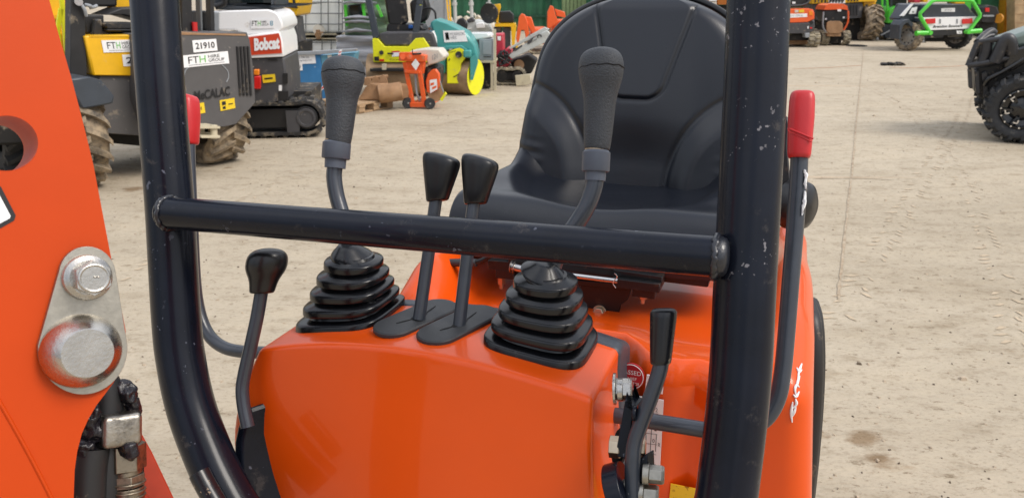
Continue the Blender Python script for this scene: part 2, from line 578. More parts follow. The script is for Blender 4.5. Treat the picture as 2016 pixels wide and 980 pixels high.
def tyre(mb, c, axis, Ro, W, ri, lugs=18, lh=0.035, style='ag', mi=0, flip=1, n=40):
    c = Vector(c)
    ax, a, b = basis(axis)
    Rb = Ro - lh
    prof = [(ri, -W * .36), (ri + (Rb - ri) * .35, -W * .48), (ri + (Rb - ri) * .75, -W * .49), (Rb - (Rb - ri) * .07, -W * .43), (Rb, -W * .30), (Rb * 1.008, 0), (Rb, W * .30), (Rb - (Rb - ri) * .07, W * .43), (ri + (Rb - ri) * .75, W * .49), (ri + (Rb - ri) * .35, W * .48), (ri, W * .36)]
    mb.lathe(prof, c, ax, n, mi, closed=True)

    def pt(t, x, r):
        return c + ax * x + a * (r * math.cos(t)) + b * (r * math.sin(t))
    for i in range(lugs):
        for sd in (-1, 1):
            t0 = 2 * math.pi * (i + (0.5 if sd > 0 else 0)) / lugs
            if style == 'ag':
                dt, sweep, xs = 0.30 * 2 * math.pi / lugs, 0.95 * 2 * math.pi / lugs * flip, [-0.03 * W, 0.22 * W, 0.40 * W, 0.5 * W]
                rs = [Ro, Ro, Ro * .985, Ro * .93]
            elif style == 'knob':
                dt, sweep, xs = 0.30 * 2 * math.pi / lugs, 0.25 * 2 * math.pi / lugs * flip, [0.03 * W, 0.2 * W, 0.42 * W, 0.53 * W]
                rs = [Ro, Ro, Ro * .985, Ro * .90]
            else:
                dt, sweep, xs = 0.40 * 2 * math.pi / lugs, 0.1 * 2 * math.pi / lugs, [0.04 * W, 0.2 * W, 0.36 * W, 0.44 * W]
                rs = [Ro, Ro, Ro * .99, Ro * .97]
            vs, fs = [], []
            for k, x in enumerate(xs):
                tt = t0 + sweep * (k / (len(xs) - 1))
                for (q, r_) in ((-dt / 2 * 1.25, rs[k] - lh * 1.5), (dt / 2 * 1.25, rs[k] - lh * 1.5), (dt / 2, rs[k]), (-dt / 2, rs[k])):
                    vs.append(pt(tt + q, sd * x, r_))
            for k in range(len(xs) - 1):
                for j in range(4):
                    fs.append((k * 4 + j, k * 4 + (j + 1) % 4, k * 4 + 4 + (j + 1) % 4, k * 4 + 4 + j))
            fs += [(0, 1, 2, 3), tuple(len(vs) - 4 + j for j in (3, 2, 1, 0))]
            mb.add(vs, fs, mi)


def rim(mb, c, axis, ri, W, mi=0, hub=0.35, hole_mi=None, nholes=8):
    ax, a, b = basis(axis)
    mb.lathe([(ri * 1.0, W * .40), (ri * .96, W * .40), (ri * .88, W * .22), (ri * .62, W * .22), (ri * .55, W * .28), (ri * hub, W * .29), (ri * hub * .8, W * .36), (0.0001, W * .37)], c, ax, 32, mi, caps=False)
    if hole_mi is not None:
        for i in range(nholes):
            t = 2 * math.pi * i / nholes
            p = Vector(c) + a * (ri * .74 * math.cos(t)) + b * (ri * .74 * math.sin(t)) + ax * (W * .222)
            mb.cyl(p, p + ax * 0.006, ri * .09, n=10, mi=hole_mi)


def rubber_track(mb, loop, y0, y1, th=0.03, lug=0.035, step=0.12, mi=0):
    """loop: closed list of (x, z); runs as a belt between y0 and y1 with cross lugs"""
    pts = [Vector((x, 0, z)) for x, z in loop]
    n = len(pts)
    cen = sum(pts, Vector()) / n
    nr = []
    for i in range(n):
        t = (pts[(i + 1) % n] - pts[i - 1]).normalized()
        nn = Vector((t.z, 0, -t.x))
        if nn.dot(pts[i] - cen) < 0:
            nn = -nn
        nr.append(nn)
    vs, fs = [], []
    for i in range(n):
        for d in (0, -th):
            for y in (y0, y1):
                vs.append(pts[i] + nr[i] * d + Vector((0, y, 0)))
    for i in range(n):
        j = (i + 1) % n
        A, B = i * 4, j * 4
        fs += [(A, A + 1, B + 1, B), (A + 2, B + 2, B + 3, A + 3), (A, B, B + 2, A + 2), (A + 1, A + 3, B + 3, B + 1)]
    mb.add(vs, fs, mi)
    acc = 0.0
    k = 0
    for i in range(n):
        j = (i + 1) % n
        seg = (pts[j] - pts[i])
        L_ = seg.length
        while acc < L_:
            p = pts[i] + seg * (acc / L_)
            nn = nr[i].lerp(nr[j], acc / L_).normalized()
            t = seg.normalized()
            rot = Matrix((t, Vector((0, 1, 0)), nn)).transposed()
            w = abs(y1 - y0)
            off = (0.25 if k % 2 else -0.25) * w
            mb.box(p + nn * (lug / 2 - 0.004) + Vector((0, (y0 + y1) / 2 + off * .95, 0)), (step * .5, w * .52, lug), rot, mi, taper=0.8)
            k += 1
            acc += step / 2
        acc -= L_


def stadium(x0, x1, z0, r, n=9, rise=0.0):
    """track loop: two wheels of radius r, bottoms at z0"""
    out = []
    for i in range(n):
        t = -math.pi / 2 + math.pi * i / (n - 1)
        out.append((x1 - r + r * math.cos(t), z0 + r + r * math.sin(t) + 0))
    for k in range(1, 4):
        out.append((x1 - r + (x0 + r - x1 + r) * k / 4, z0 + 2 * r - 0.015))
    for i in range(n):
        t = math.pi / 2 + math.pi * i / (n - 1)
        out.append((x0 + r + r * math.cos(t), z0 + r + r * math.sin(t)))
    for k in range(1, 6):
        out.append((x0 + r + (x1 - r - x0 - r) * k / 6, z0))
    return out


def hexbolt(mb, p, axis, af=0.018, h=0.011, washer=0.0, wt=0.003, mi=0, dome=True):
    ax = Vector(axis).normalized()
    p = Vector(p)
    if washer:
        mb.cyl(p, p + ax * wt, washer, n=28, mi=mi)
        p = p + ax * wt
    r = af / math.sqrt(3)
    mb.lathe([(r * 1.0, 0), (r * 1.0, 0.001)], p, ax, 6, mi)
    mb.cyl(p, p + ax * h * .85, r, n=6, mi=mi)
    mb.cyl(p + ax * h * .85, p + ax * h, r, r * .86, n=6, mi=mi)
# ================================================================== the small excavator in the foreground
X = Thing("mini_excavator", "orange mini excavator filling the foreground with black seat, joysticks and roll bars", "excavator", (0, 0.85, 0), rad(-20))
XR = X.root


def K(px, py, k):
    return X.loc(P(px, py, (.842 + k) / (1 + .344 * (px - CX) / F)))


def tiltaxis(px0, py0, px1, py1, k):
    return K(px0, py0, k), K(px1, py1, k)


# ---- roll bars
for pts, m, nm in (([(270, -560), (283, -330), (298, -90), (304, 0), (318, 200), (334, 400), (341, 520), (347, 620), (355, 700), (376, 800), (413, 900), (452, 980), (500, 1060)], 'bar', 'roll_bar'),
                   ([(1509, -560), (1504, -330), (1497, -90), (1493, 0), (1485, 200), (1477, 350), (1469, 500), (1463, 620), (1458, 720), (1449, 820), (1437, 920), (1425, 1000), (1395, 1100)], 'barworn', 'roll_bar')):
    mb = MB()
    mb.tube([K(x, y, 0.0) for x, y in pts], 0.0305 if m == 'barworn' else 0.0302, n=40, sm=6)
    o = mb.build(nm, [m], XR, label=("black roll bar with many chipped paint spots" if m == 'barworn' else None), smooth=50)
# scuff on the left bar above the weld
mb = MB()
a0, a1 = K(331, 378, 0.0), K(333, 392, 0.0)
ax = (a1 - a0).normalized()
# ---- cross bar with its welds
mb = MB()
cl, cr = K(330, 419, -.030), K(1414, 505, -.032)
d = (cr - cl).normalized()
mb.tube([cl - d * 0.004, cl, cl.lerp(cr, .5), cr], 0.0203, n=32, sm=0)
cb = mb.build("cross_bar", 'bar', XR, smooth=50)
rgw = random.Random(4)
for c_, sg in ((cl, 1), (cr, -1)):
    _, a, b = basis(d)
    mb = MB()
    ring = []
    for i in range(61):
        t = 2 * math.pi * i / 60
        rr_ = 0.0200 + rgw.uniform(-.0004, .0010)
        ring.append(c_ + a * (rr_ * math.cos(t)) + b * (rr_ * math.sin(t)) + d * (sg * (.002 + rgw.uniform(-.0008, .0012))))
    mb.tube(ring, [.0030, .0038, .0031, .0040, .0030, .0036, .0030], n=8, sm=1, wob=.10)
    mb.lathe([(.0203, .0), (.0200, -.004), (.0185, -.0075), (.0150, -.0100), (.0090, -.0115), (.0001, -.012)], c_ + d * sg * .001, d * sg, 32, caps=False)
    mb.build("weld_bead", 'weld', cb, smooth=60)

# ---- boom in front on the left
zc = lambda px, off=0.0: 1.0398 / (1.1045 - (px - CX) / F)
BN = Vector((-.67, 0, .74))                       # into the boom plate, camera axes (right, down, forward)


def BP(px, py, off=0.0):
    """point of the boom's plate plane, off metres towards the viewer"""
    x_, y_ = (px - CX) / F, (py - CY) / F
    # plane through (-.355,*,.62) with normal BN, shifted by -off along BN
    d_ = (BN.x * -.355 + BN.z * .62 - off) / (BN.x * x_ + BN.z)
    return X.loc(P(px, py, d_))


def camdir(v):
    w = Vector((v.x, v.z * CT - v.y * ST, -v.z * ST - v.y * CT))
    return X.I.to_3x3() @ w


BV = camdir(BN)                                     # into the plate, local


def arcpts(cx, cy, r0, r1, a0, a1, n):
    return [(cx + r0 * math.cos(rad(a0 + (a1 - a0) * i / n)), cy + r1 * math.sin(rad(a0 + (a1 - a0) * i / n))) for i in range(n + 1)]


outer = [(-330, -620), (-60, -620), (35, -260), (70, -100), (97, 0), (116, 70), (141, 155), (162, 235), (184, 325), (204, 430), (226, 545), (240, 612), (247, 648), (248, 672), (245, 700), (237, 728), (224, 752), (206, 776), (190, 797), (174, 824), (161, 853), (152, 888), (147, 925), (145, 980), (145, 1120), (-330, 1120)]
hole = arcpts(12, 282, 64, 55, 0, 360, 40)[:-1]
mb = MB()
mb.prism([BP(*p) for p in outer], BV * 0.020, holes=[[BP(*p) for p in hole]])
boom = mb.build("boom", 'boom', XR, smooth=0)
mb = MB()
hc = [BP(*p, .0002) for p in hole]
hin = [BP(*(12 + (p[0] - 12) * .985, 282 + (p[1] - 282) * .985), .0002) for p in hole]
n_ = len(hc)
mb.add([p for p in hc] + [p + BV * .058 for p in hc] + [p + BV * .058 for p in hin] + [p for p in hin],
       [(i, (i + 1) % n_, n_ + (i + 1) % n_, n_ + i) for i in range(n_)] + [(n_ + i, n_ + (i + 1) % n_, 2 * n_ + (i + 1) % n_, 2 * n_ + i) for i in range(n_)] + [(2 * n_ + i, 2 * n_ + (i + 1) % n_, 3 * n_ + (i + 1) % n_, 3 * n_ + i) for i in range(n_)] + [(3 * n_ + i, 3 * n_ + (i + 1) % n_, (i + 1) % n_, i) for i in range(n_)])
mb.build("hole_bush", 'boom', boom, smooth=40)
# a lower welded seam on the boom plate
mb = MB()
mb.tube([BP(-60, 690, 0.0), BP(40, 862, 0.0), BP(104, 985, 0.0), BP(150, 1080, 0)], 0.0016, n=8, sm=3)
mb.build("seam", 'boom', boom)
# second cheek of the boom, orange painted dark red as if in shade, behind the fitting
mb = MB()
mb.prism([BP(x, y, -.085) for x, y in ((60, 600), (180, 690), (250, 800), (300, 890), (345, 985), (400, 1120), (60, 1120))], BV * 0.016)
mb.build("boom_cheek", 'boomdark', XR, bevel=0.001)
# pin plate: teardrop
tear = arcpts(172, 541, 56, 56, 188, 352, 16) + arcpts(163, 684, 88, 92, -3, 183, 28)
mb = MB()
mb.prism([BP(*p, .0062) for p in tear], BV * 0.006)
pp = mb.build("pin_plate", 'zinc', boom, bevel=0.0012, smooth=30)
# pin cap
c0 = BP(160, 690, .0062)
rpx = 73 * .62 / F
mb = MB()
mb.lathe([(rpx, 0), (rpx * .985, .004), (rpx * .93, .0085), (rpx * .66, .0205), (rpx * .625, .0214), (0.0001, .0214)], c0, -BV, 48)
mb.build("pin_cap", 'zincb', boom, smooth=28)
c1 = BP(171, 546, .0062)
mb = MB()
rw = 45 * .62 / F
mb.lathe([(rw, 0), (rw * 1.0, .0022), (rw * .97, .003), (0.0001, .003)], c1, -BV, 40)
mb.build("washer", 'zincb', boom, smooth=30)
mb = MB()
c2 = c1 - BV * .003
mb.lathe([(.0182, 0), (.0180, .0020), (.0140, .0042)], c2, -BV, 32)
c3_ = c2 - BV * .003
rh = .0142
mb.cyl(c3_, c3_ - BV * .0165, rh, n=6, phase=.35)
mb.lathe([(rh * .85, 0), (rh * .82, .0010), (rh * .72, .0014), (rh * .68, .0009), (.0001, .0010)], c3_ - BV * .0165, -BV, 24)
for q in (-.35, .05, .4):
    mb.box(c3_ - BV * .0177 + X.I.to_3x3() @ Vector((q * .008, 0, .001)), (.0022, .0012, .0012))
mb.build("bolt", 'zincb', boom, bevel=0.0006, smooth=28)
# white warning label with black rim, running off the frame
mb = MB()
lab = [(-90, 300), (2, 368), (31, 424), (28, 434), (-90, 500)]
mb.prism([BP(*p, .0006) for p in lab], BV * 0.0005)
mb.prism([BP(*p, .0012) for p in ((-90, 318), (-3, 380), (21, 425), (19, 430), (-90, 487))], BV * 0.0005, 1)
mb.build("warning_label", ['ink', 'white'], boom, smooth=0)

# ---- hydraulic fitting below the boom pin
BK = -.052
mb = MB()
mb.prism([BP(x, y, -.066) for x, y in ((120, 760), (232, 752), (262, 800), (285, 880), (285, 1010), (120, 1010))], BV * 0.012)
hb = mb.build("fitting_backing", 'blackmetal', XR, bevel=.002)  # plain black backing sheet behind the fitting
mb = MB()


def bvup(px, py, px2, py2, off):
    return BP(px, py, off), BP(px2, py2, off)


u0, u1 = bvup(232, 872, 232, 812, BK)
axu = (u1 - u0).normalized()
side = BV.cross(axu).normalized()
rotf = Matrix((side, BV, axu)).transposed()
mb.rbox((0, 0, 0), (.0165, .0145, .0145), .005, n=2, seg=3)
mb.v = [rotf @ v + BP(234, 843, BK + .006) for v in mb.v]
mb.cyl(BP(197, 838, BK), BP(214, 840, BK), .0125, .0132, n=20)
mb.cyl(BP(190, 838, BK), BP(198, 838, BK), .0140, n=6)
fit = mb.build("hydraulic_fitting", 'dirtyzinc', XR, bevel=.0006)
mb = MB()
mb.cyl(BP(248, 873, BK), BP(249, 922, BK), .0168, n=6, phase=.2)
mb.cyl(BP(249, 922, BK), BP(250, 932, BK), .0130, n=24)
mb.cyl(BP(250, 932, BK), BP(251, 955, BK), .0152, n=6, phase=.5)
mb.cyl(BP(251, 957, BK), BP(253, 1040, BK), .0140, n=24)
for yy in (946, 962, 972, 990):
    mb.cyl(BP(251, yy, BK), BP(251, yy + 4, BK), .0157, n=24)
mb.build("hose_nut", 'dirtybrass', fit, bevel=.0006)
from mathutils import noise as mnoise


def lump(px, py, off, half, seed, amp=.35):
    c_ = BP(px, py, off)

    def df(p):
        q = p - c_
        n1 = mnoise.noise(p * 95 + Vector((seed, 0, 0)))
        n2 = mnoise.noise(p * 260 + Vector((0, seed, 0)))
        return c_ + q * (1 + amp * n1 + amp * .38 * n2)
    m_ = MB()
    half = tuple(h_ * .82 for h_ in half)
    m_.rbox(c_, half, min(half) * .96, n=10, seg=8, deform=df)
    return m_


for nm_, px, py, off, half, sd, mt in (("grease", 176, 836, -.046, (.015, .010, .020), 1.0, 'grease'), ("grease", 166, 884, -.044, (.013, .009, .013), 2.0, 'grease'),
                                       ("grease", 183, 912, -.048, (.012, .008, .016), 3.0, 'grease'), ("grease", 238, 772, -.056, (.019, .010, .013), 4.0, 'grease'),
                                       ("grease", 246, 884, -.040, (.014, .007, .010), 5.0, 'grease'), ("grease", 262, 800, -.050, (.008, .007, .017), 7.0, 'grease')):
    lump(px, py, off, half, sd, .34).build(nm_, mt, fit, smooth=70)
mb = MB()
mb.tube([BP(170, 1010, -.05), BP(172, 935, -.05), BP(178, 880, -.05)], .016, n=20)
mb.tube([BP(205, 1010, -.056), BP(208, 935, -.056), BP(210, 780, -.058), BP(190, 740, -.06)], .014, n=20)
mb.build("hose", 'edgerubber', fit)

# ---- lock levers with red handles (right one whole, the other mostly behind its bar)


def lock_lever(path, k, hnd, kk, r):
    mb = MB()
    mb.tube([K(x, y, k + dk) for x, y, dk in path], r, n=20, sm=8)
    lv = mb.build("lock_lever", 'lever', XR, smooth=50)
    mb = MB()
    (x0, y0, w0), (x1, y1, w1) = hnd
    top, bot = K(x0, y0, k), K(x1, y1, k)
    dd = K(x0 + 1, y0, k) - K(x0, y0, k)
    ux = dd.normalized()
    axd = (top - bot).normalized()
    uy = axd.cross(ux).normalized()
    ringz = []
    Lh = (top - bot).length
    for t, s_ in ((0, .86), (.02, .95), (.06, 1), (.3, 1.04), (.6, 1.08), (.85, 1.03), (.93, .97), (.97, .86), (.992, .66), (1.0, .40)):
        ctr = bot.lerp(top, t)
        wpx = w1 + (w0 - w1) * t
        hw = wpx / 2 * dd.length * s_
        ring = []
        for j in range(28):
            q = 2 * math.pi * j / 28
            e = .55
            cx_, sy_ = math.cos(q), math.sin(q)
            ring.append(ctr + ux * (hw * math.copysign(abs(cx_) ** e, cx_)) + uy * (.017 * s_ * math.copysign(abs(sy_) ** e, sy_)))
        ringz.append(ring)
    mb.rings(ringz)
    h = mb.build("handle", 'red', lv, smooth=55)
    return lv, h, (top, bot, ux, uy, axd)


lv, h, fr = lock_lever([(1574, 250, 0), (1573, 330, 0), (1565, 450, 0), (1556, 560, 0), (1548, 660, 0), (1541, 730, 0), (1531, 782, 0), (1508, 822, .0), (1470, 845, .0), (1430, 853, .0), (1390, 846, .0), (1330, 836, .0), (1278, 828, .0), (1200, 815, 0)], .165, ((1580, 180, 50), (1573, 311, 47)), 1, .0100)
mb = MB()
mb.tube([K(1557, 262, .14), K(1575, 270, .14), K(1592, 277, .14)], .0010, n=6, sm=0)
top, bot, ux, uy, axd = fr
fc = bot.lerp(top, .35)
vdir = uy if (X.loc(CAM) - fc).dot(uy) > 0 else -uy
mb.v = []
mb.f = []
mb.m = []
mb.tube([fc + ux * -.012 + axd * .004 + vdir * .0176, fc + ux * .002 + vdir * .0182 - axd * .002, fc + ux * .014 + vdir * .0174 - axd * .007], .0011, n=6, sm=2)
mb.tube([fc + ux * -.012 + axd * .0045 + vdir * .0174, fc + ux * -.013 + axd * .001 + vdir * .0174, fc + ux * .012 + vdir * .0174 - axd * .0105], .0007, n=6, sm=2)
mb.build("moulding_seam", 'red', h)
# torn white paper left on the lever
mb = MB()
for k_, seg_ in enumerate((((1586, 334), (1590, 345), (1588, 362), (1590, 372)), ((1588, 376), (1587, 396), (1583, 414), (1582, 424)))):
    mb.tube([K(x - 3, y, .155) for x, y in seg_], [.0010, .0020, .0015, .0008], n=6, sm=4, wob=.4)
mb.build("torn_label", 'white', lv)
lv2, h2, fr2 = lock_lever([(371, 250, 0), (373, 330, 0), (378, 450, 0), (384, 560, 0), (394, 620, 0), (412, 660, 0), (440, 683, 0), (480, 692, 0), (540, 694, 0), (600, 696, 0)], .19, ((358, 186, 52), (360, 284, 48)), 1, .0098)
top, bot, ux, uy, axd = fr2
vdir = uy if (X.loc(CAM) - bot).dot(uy) > 0 else -uy
mb = MB()
for i in range(7):
    o_ = .0035 + i * .0026
    mb.tube([bot.lerp(top, .08) + ux * o_ + vdir * .0162, bot.lerp(top, .45) + ux * o_ + vdir * .0178, bot.lerp(top, .88) + ux * o_ + vdir * .0176], .0007, n=6, sm=2)
mb.build("ribs", 'red', h2)

# ---- control console: painted cover with crowned top and bulging front


def console_def(p):
    x, y, z = p
    t = max(0.0, min(1.0, (z - .66) / .38))
    q = (x + .085) / .24
    z2 = z - (.036 if x < -.085 else .030) * q * q * t
    s_ = math.sin(math.pi / 2 * max(0, min(1, (1.045 - z) / .30)))
    fr = max(0.0, min(1.0, (.03 - y) / .09))
    y2 = y - .036 * s_ * fr * (1 - .35 * q * q) + .018 * max(0, (.78 - z) / .14) ** 1.5 * fr
    x2 = x
    if x < -.1:
        x2 = x - .050 * math.sin(math.pi * max(0, min(1, (z - .705) / .34))) * ((-.1 - x) / .22) + .012 * max(0, (.78 - z) / .1) * ((-.1 - x) / .22)
    else:
        x2 = x + .018 * max(0, min(1, (1.0 - z) / .2)) * ((x + .1) / .22)
    return (x2, y2, z2)


mb = MB()
mb.rbox((-.101, -.0025, .84), (.222, .0675, .201), .0075, n=18, seg=4, deform=console_def)
con = mb.build("console_cover", 'orange', XR, smooth=45)
# raised lip line along the front ridge
# dark rear shell of the console


def trim_def(p):
    x, y, z = p
    q = (x + .085) / .24
    return (x + .016 * max(0, min(1, (1.0 - z) / .2)) * max(0, (x + .1) / .22), y, z - (.036 if x < -.085 else .030) * q * q - .022 * max(0, (y - .085) / .05))


mb = MB()
mb.rbox((-.1005, .099, .86), (.2235, .0385, .180), .010, n=14, seg=3, deform=trim_def)
mb.build("console_trim", 'trim', XR, smooth=45)

# topz: height of the console top above a plan point
def topz(x, y=0.03):
    q = (x + .085) / .24
    return 1.041 - (.036 if x < -.085 else .030) * q * q


# ---- joysticks: shaft > grip, collar, boot


def superring(c, hx, hy, e, n=40, tx=0.0, ty=0.0):
    out = []
    for j in range(n):
        q = 2 * math.pi * j / n
        cx_, sy_ = math.cos(q), math.sin(q)
        dx, dy = hx * math.copysign(abs(cx_) ** e, cx_), hy * math.copysign(abs(sy_) ** e, sy_)
        out.append(c + Vector((dx, dy, dx * tx + dy * ty)))
    return out


def joystick(gaxis, shaft, kk, bc, bsize, lean, gr):
    mb = MB()
    mb.tube([K(x, y, kk) for x, y in shaft], .0107, n=24, sm=8)
    js = mb.build("joystick", 'lever', XR, smooth=50)
    # grip along its axis points: list of (px, py, half width px)
    rings = []
    cent = [K(x, y, kk) for x, y, w in gaxis]
    for i, (x, y, w) in enumerate(gaxis):
        ux = (K(x + 1, y, kk) - K(x, y, kk))
        hw = w * ux.length
        ux.normalize()
        ax = (cent[min(i + 1, len(cent) - 1)] - cent[max(0, i - 1)]).normalized()
        uy = ax.cross(ux).normalized()
        ux = uy.cross(ax)
        rings.append([cent[i] + ux * (hw * math.cos(2 * math.pi * j / 36)) + uy * (hw * .96 * math.sin(2 * math.pi * j / 36)) for j in range(36)])
    mb = MB()
    mb.rings(rings)
    grip = mb.build("grip", 'grip', js, smooth=60, sub=1)
    # parting line below the dome
    return js, grip


def grip_profile(cx, top, bot, lean, W):
    """(px, py, half width): dome, bulge, waist, taper as in the photograph"""
    prof = [(0, .10), (.006, .36), (.018, .58), (.04, .76), (.075, .90), (.13, .985), (.20, 1.0), (.27, .975), (.34, .90), (.42, .79), (.50, .72), (.60, .685), (.72, .66), (.84, .63), (.93, .60), (.965, .585), (.985, .56), (1.0, .50)]
    return [(cx + lean * (t ** 1.6), top + (bot - top) * t, W * s_) for t, s_ in prof]


jl, gl = joystick(grip_profile(676.5, 112, 285, -11, 37.5), [(664, 285), (659, 330), (658, 352), (663, 385), (673, 420), (682, 450), (688, 500), (690, 560)], .115, None, None, 0, 0)
jr, g2 = joystick(grip_profile(1184, 95, 297, -9, 44), [(1175, 300), (1172, 345), (1168, 372), (1156, 405), (1138, 436), (1115, 470), (1092, 515), (1078, 575)], .115, None, None, 0, 0)
for js, (x0, y0, x1, y1, x2, y2), w in ((jl, (663.5, 280, 661, 313, 660, 331), 24), (jr, (1174.5, 298, 1172.5, 338, 1172, 356), 27)):
    a, b, c_ = K(x0, y0, .115), K(x1, y1, .115), K(x2, y2, .115)
    pxm = (K(x0 + 1, y0, .115) - a).length
    mb = MB()
    ax = (b - a)
    mb.lathe([(w * pxm * .86, -.05 * ax.length), (w * pxm * .90, 0), (w * pxm, .06 * ax.length), (w * pxm, .94 * ax.length), (w * pxm * .95, ax.length), (w * pxm * .76, ax.length * 1.0), (w * pxm * .74, ax.length + (c_ - b).length), (w * pxm * .5, ax.length + (c_ - b).length)], a, ax, 32)
    mb.build("collar", 'collar', js, smooth=35)
    mb = MB()
    mb.lathe([(w * pxm * .72, -.2 * ax.length), (w * pxm * .86, -.12 * ax.length), (w * pxm * .82, .02 * ax.length)], a, ax, 24)
    mb.build("ring", 'brass', js)
for js, (gx, gy, hw), kk in ((jl, (676, 146, 37.6), .115), (jr, (1184, 136, 44.0), .115)):
    mb = MB()
    c_ = K(gx, gy, kk)
    ux = K(gx + 1, gy, kk) - c_
    rr_ = hw * ux.length * .985
    up = (K(gx, gy - 1, kk) - c_).normalized()
    _, a, b = basis(up)
    mb.tube([c_ + a * (rr_ * math.cos(2 * math.pi * i / 48)) + b * (rr_ * .96 * math.sin(2 * math.pi * i / 48)) + up * (.0006 * math.sin(i * 1.3)) for i in range(49)], .00075, n=6, sm=0)
    mb.build("parting_line", 'slit', js)


def boot(js, cx, cy, hx, hy, tipc, topr, ox, oy):
    """bellows: rounded-square folds stepping up to a soft cone round the shaft"""
    z0 = topz(cx) - .004
    ztip = tipc.z
    H = ztip - z0
    rings = []
    # (fraction of height, size, out?)
    TOP_, NF = .86, 5
    szs = [1.0, .905, .81, .715, .60]
    lv_ = [(0.0, 1.0, .52)]
    for k_ in range(NF):
        z_0 = TOP_ * k_ / NF
        p_ = TOP_ / NF
        S0 = szs[k_]
        S1 = szs[k_ + 1] if k_ < NF - 1 else .46
        e0, e1 = .52 + .095 * k_, .52 + .095 * (k_ + 1)
        if k_ == 0:
            lv_ += [(z_0 + .12 * p_, S0, e0), (z_0 + .50 * p_, S0 * .995, e0), (z_0 + .60 * p_, S0 * .975, e0), (z_0 + .66 * p_, S0 * .93, e0), (z_0 + .74 * p_, S1 * .86, e1), (z_0 + 1.0 * p_, S1 * .83, e1)]
        else:
            lv_ += [(z_0 + .01 * p_, S0 * .88, e0), (z_0 + .05 * p_, S0 * .96, e0), (z_0 + .10 * p_, S0 * .992, e0), (z_0 + .17 * p_, S0, e0), (z_0 + .50 * p_, S0, e0), (z_0 + .60 * p_, S0 * .988, e0), (z_0 + .68 * p_, S0 * .955, e0), (z_0 + .80 * p_, S1 * .93, e1), (z_0 + 1.0 * p_, S1 * .86, e1)]
    tip = [(.765, .44, .95), (.775, .455, 1.0), (.80, .44, 1.0), (.86, .36, 1.0), (.93, .265, 1.0), (.98, .205, 1.0), (1.0, .17, 1.0), (1.0, .12, 1.0)]
    base_hw = (hx, hy)
    for fz, sz, e in lv_:
        k = min(1.0, fz / .86)
        c_ = Vector((cx + ox * k * .62, cy + oy * k * .62, z0 + H * fz))
        tx, ty = (-.02 * (1 - k) + .0), 0.0
        wv = .0016 * math.sin(fz * 40 + cx * 90)
        slope = -2 * (.036 if cx < -.085 else .030) * (cx + .085) / .24 ** 2
        rings.append(superring(c_, hx * sz, hy * sz, e, 48, tx=slope * (1 - k), ty=0))
    mb = MB()
    mb.rings(rings, cap1=True)
    bo = mb.build("boot", 'boot', js, smooth=48)
    rings = []
    zb = z0 + H * .80
    b0 = Vector((cx + ox * .62, cy + oy * .62, zb))
    rb = .031 if cx > -.1 else .030
    for k, s_ in ((0.0, .80), (.02, .95), (.06, 1.0), (.14, 1.0), (.3, .93), (.48, .80), (.66, .65), (.82, .52), (.94, .43), (1.0, .36), (1.02, .26)):
        c_ = b0.lerp(tipc, k)
        tl = .42 * (1 - .55 * k)
        ring = []
        for q in range(40):
            t = 2 * math.pi * q / 40
            dx, dy = rb * s_ * math.cos(t), rb * s_ * math.sin(t)
            ring.append(c_ + Vector((dx, dy, -tl * dx * (1 if cx > -.1 else .35) + .10 * dy)))
        rings.append(ring)
    mb = MB()
    mb.rings(rings)
    mb.build("boot_cap", 'boot', js, smooth=55)


boot(jl, -.247, .030, .0655, .062, K(683, 482, .10), .02, .012, .012)
boot(jr, .029, .028, .0655, .063, K(1074, 517, .10), .02, .004, .012)

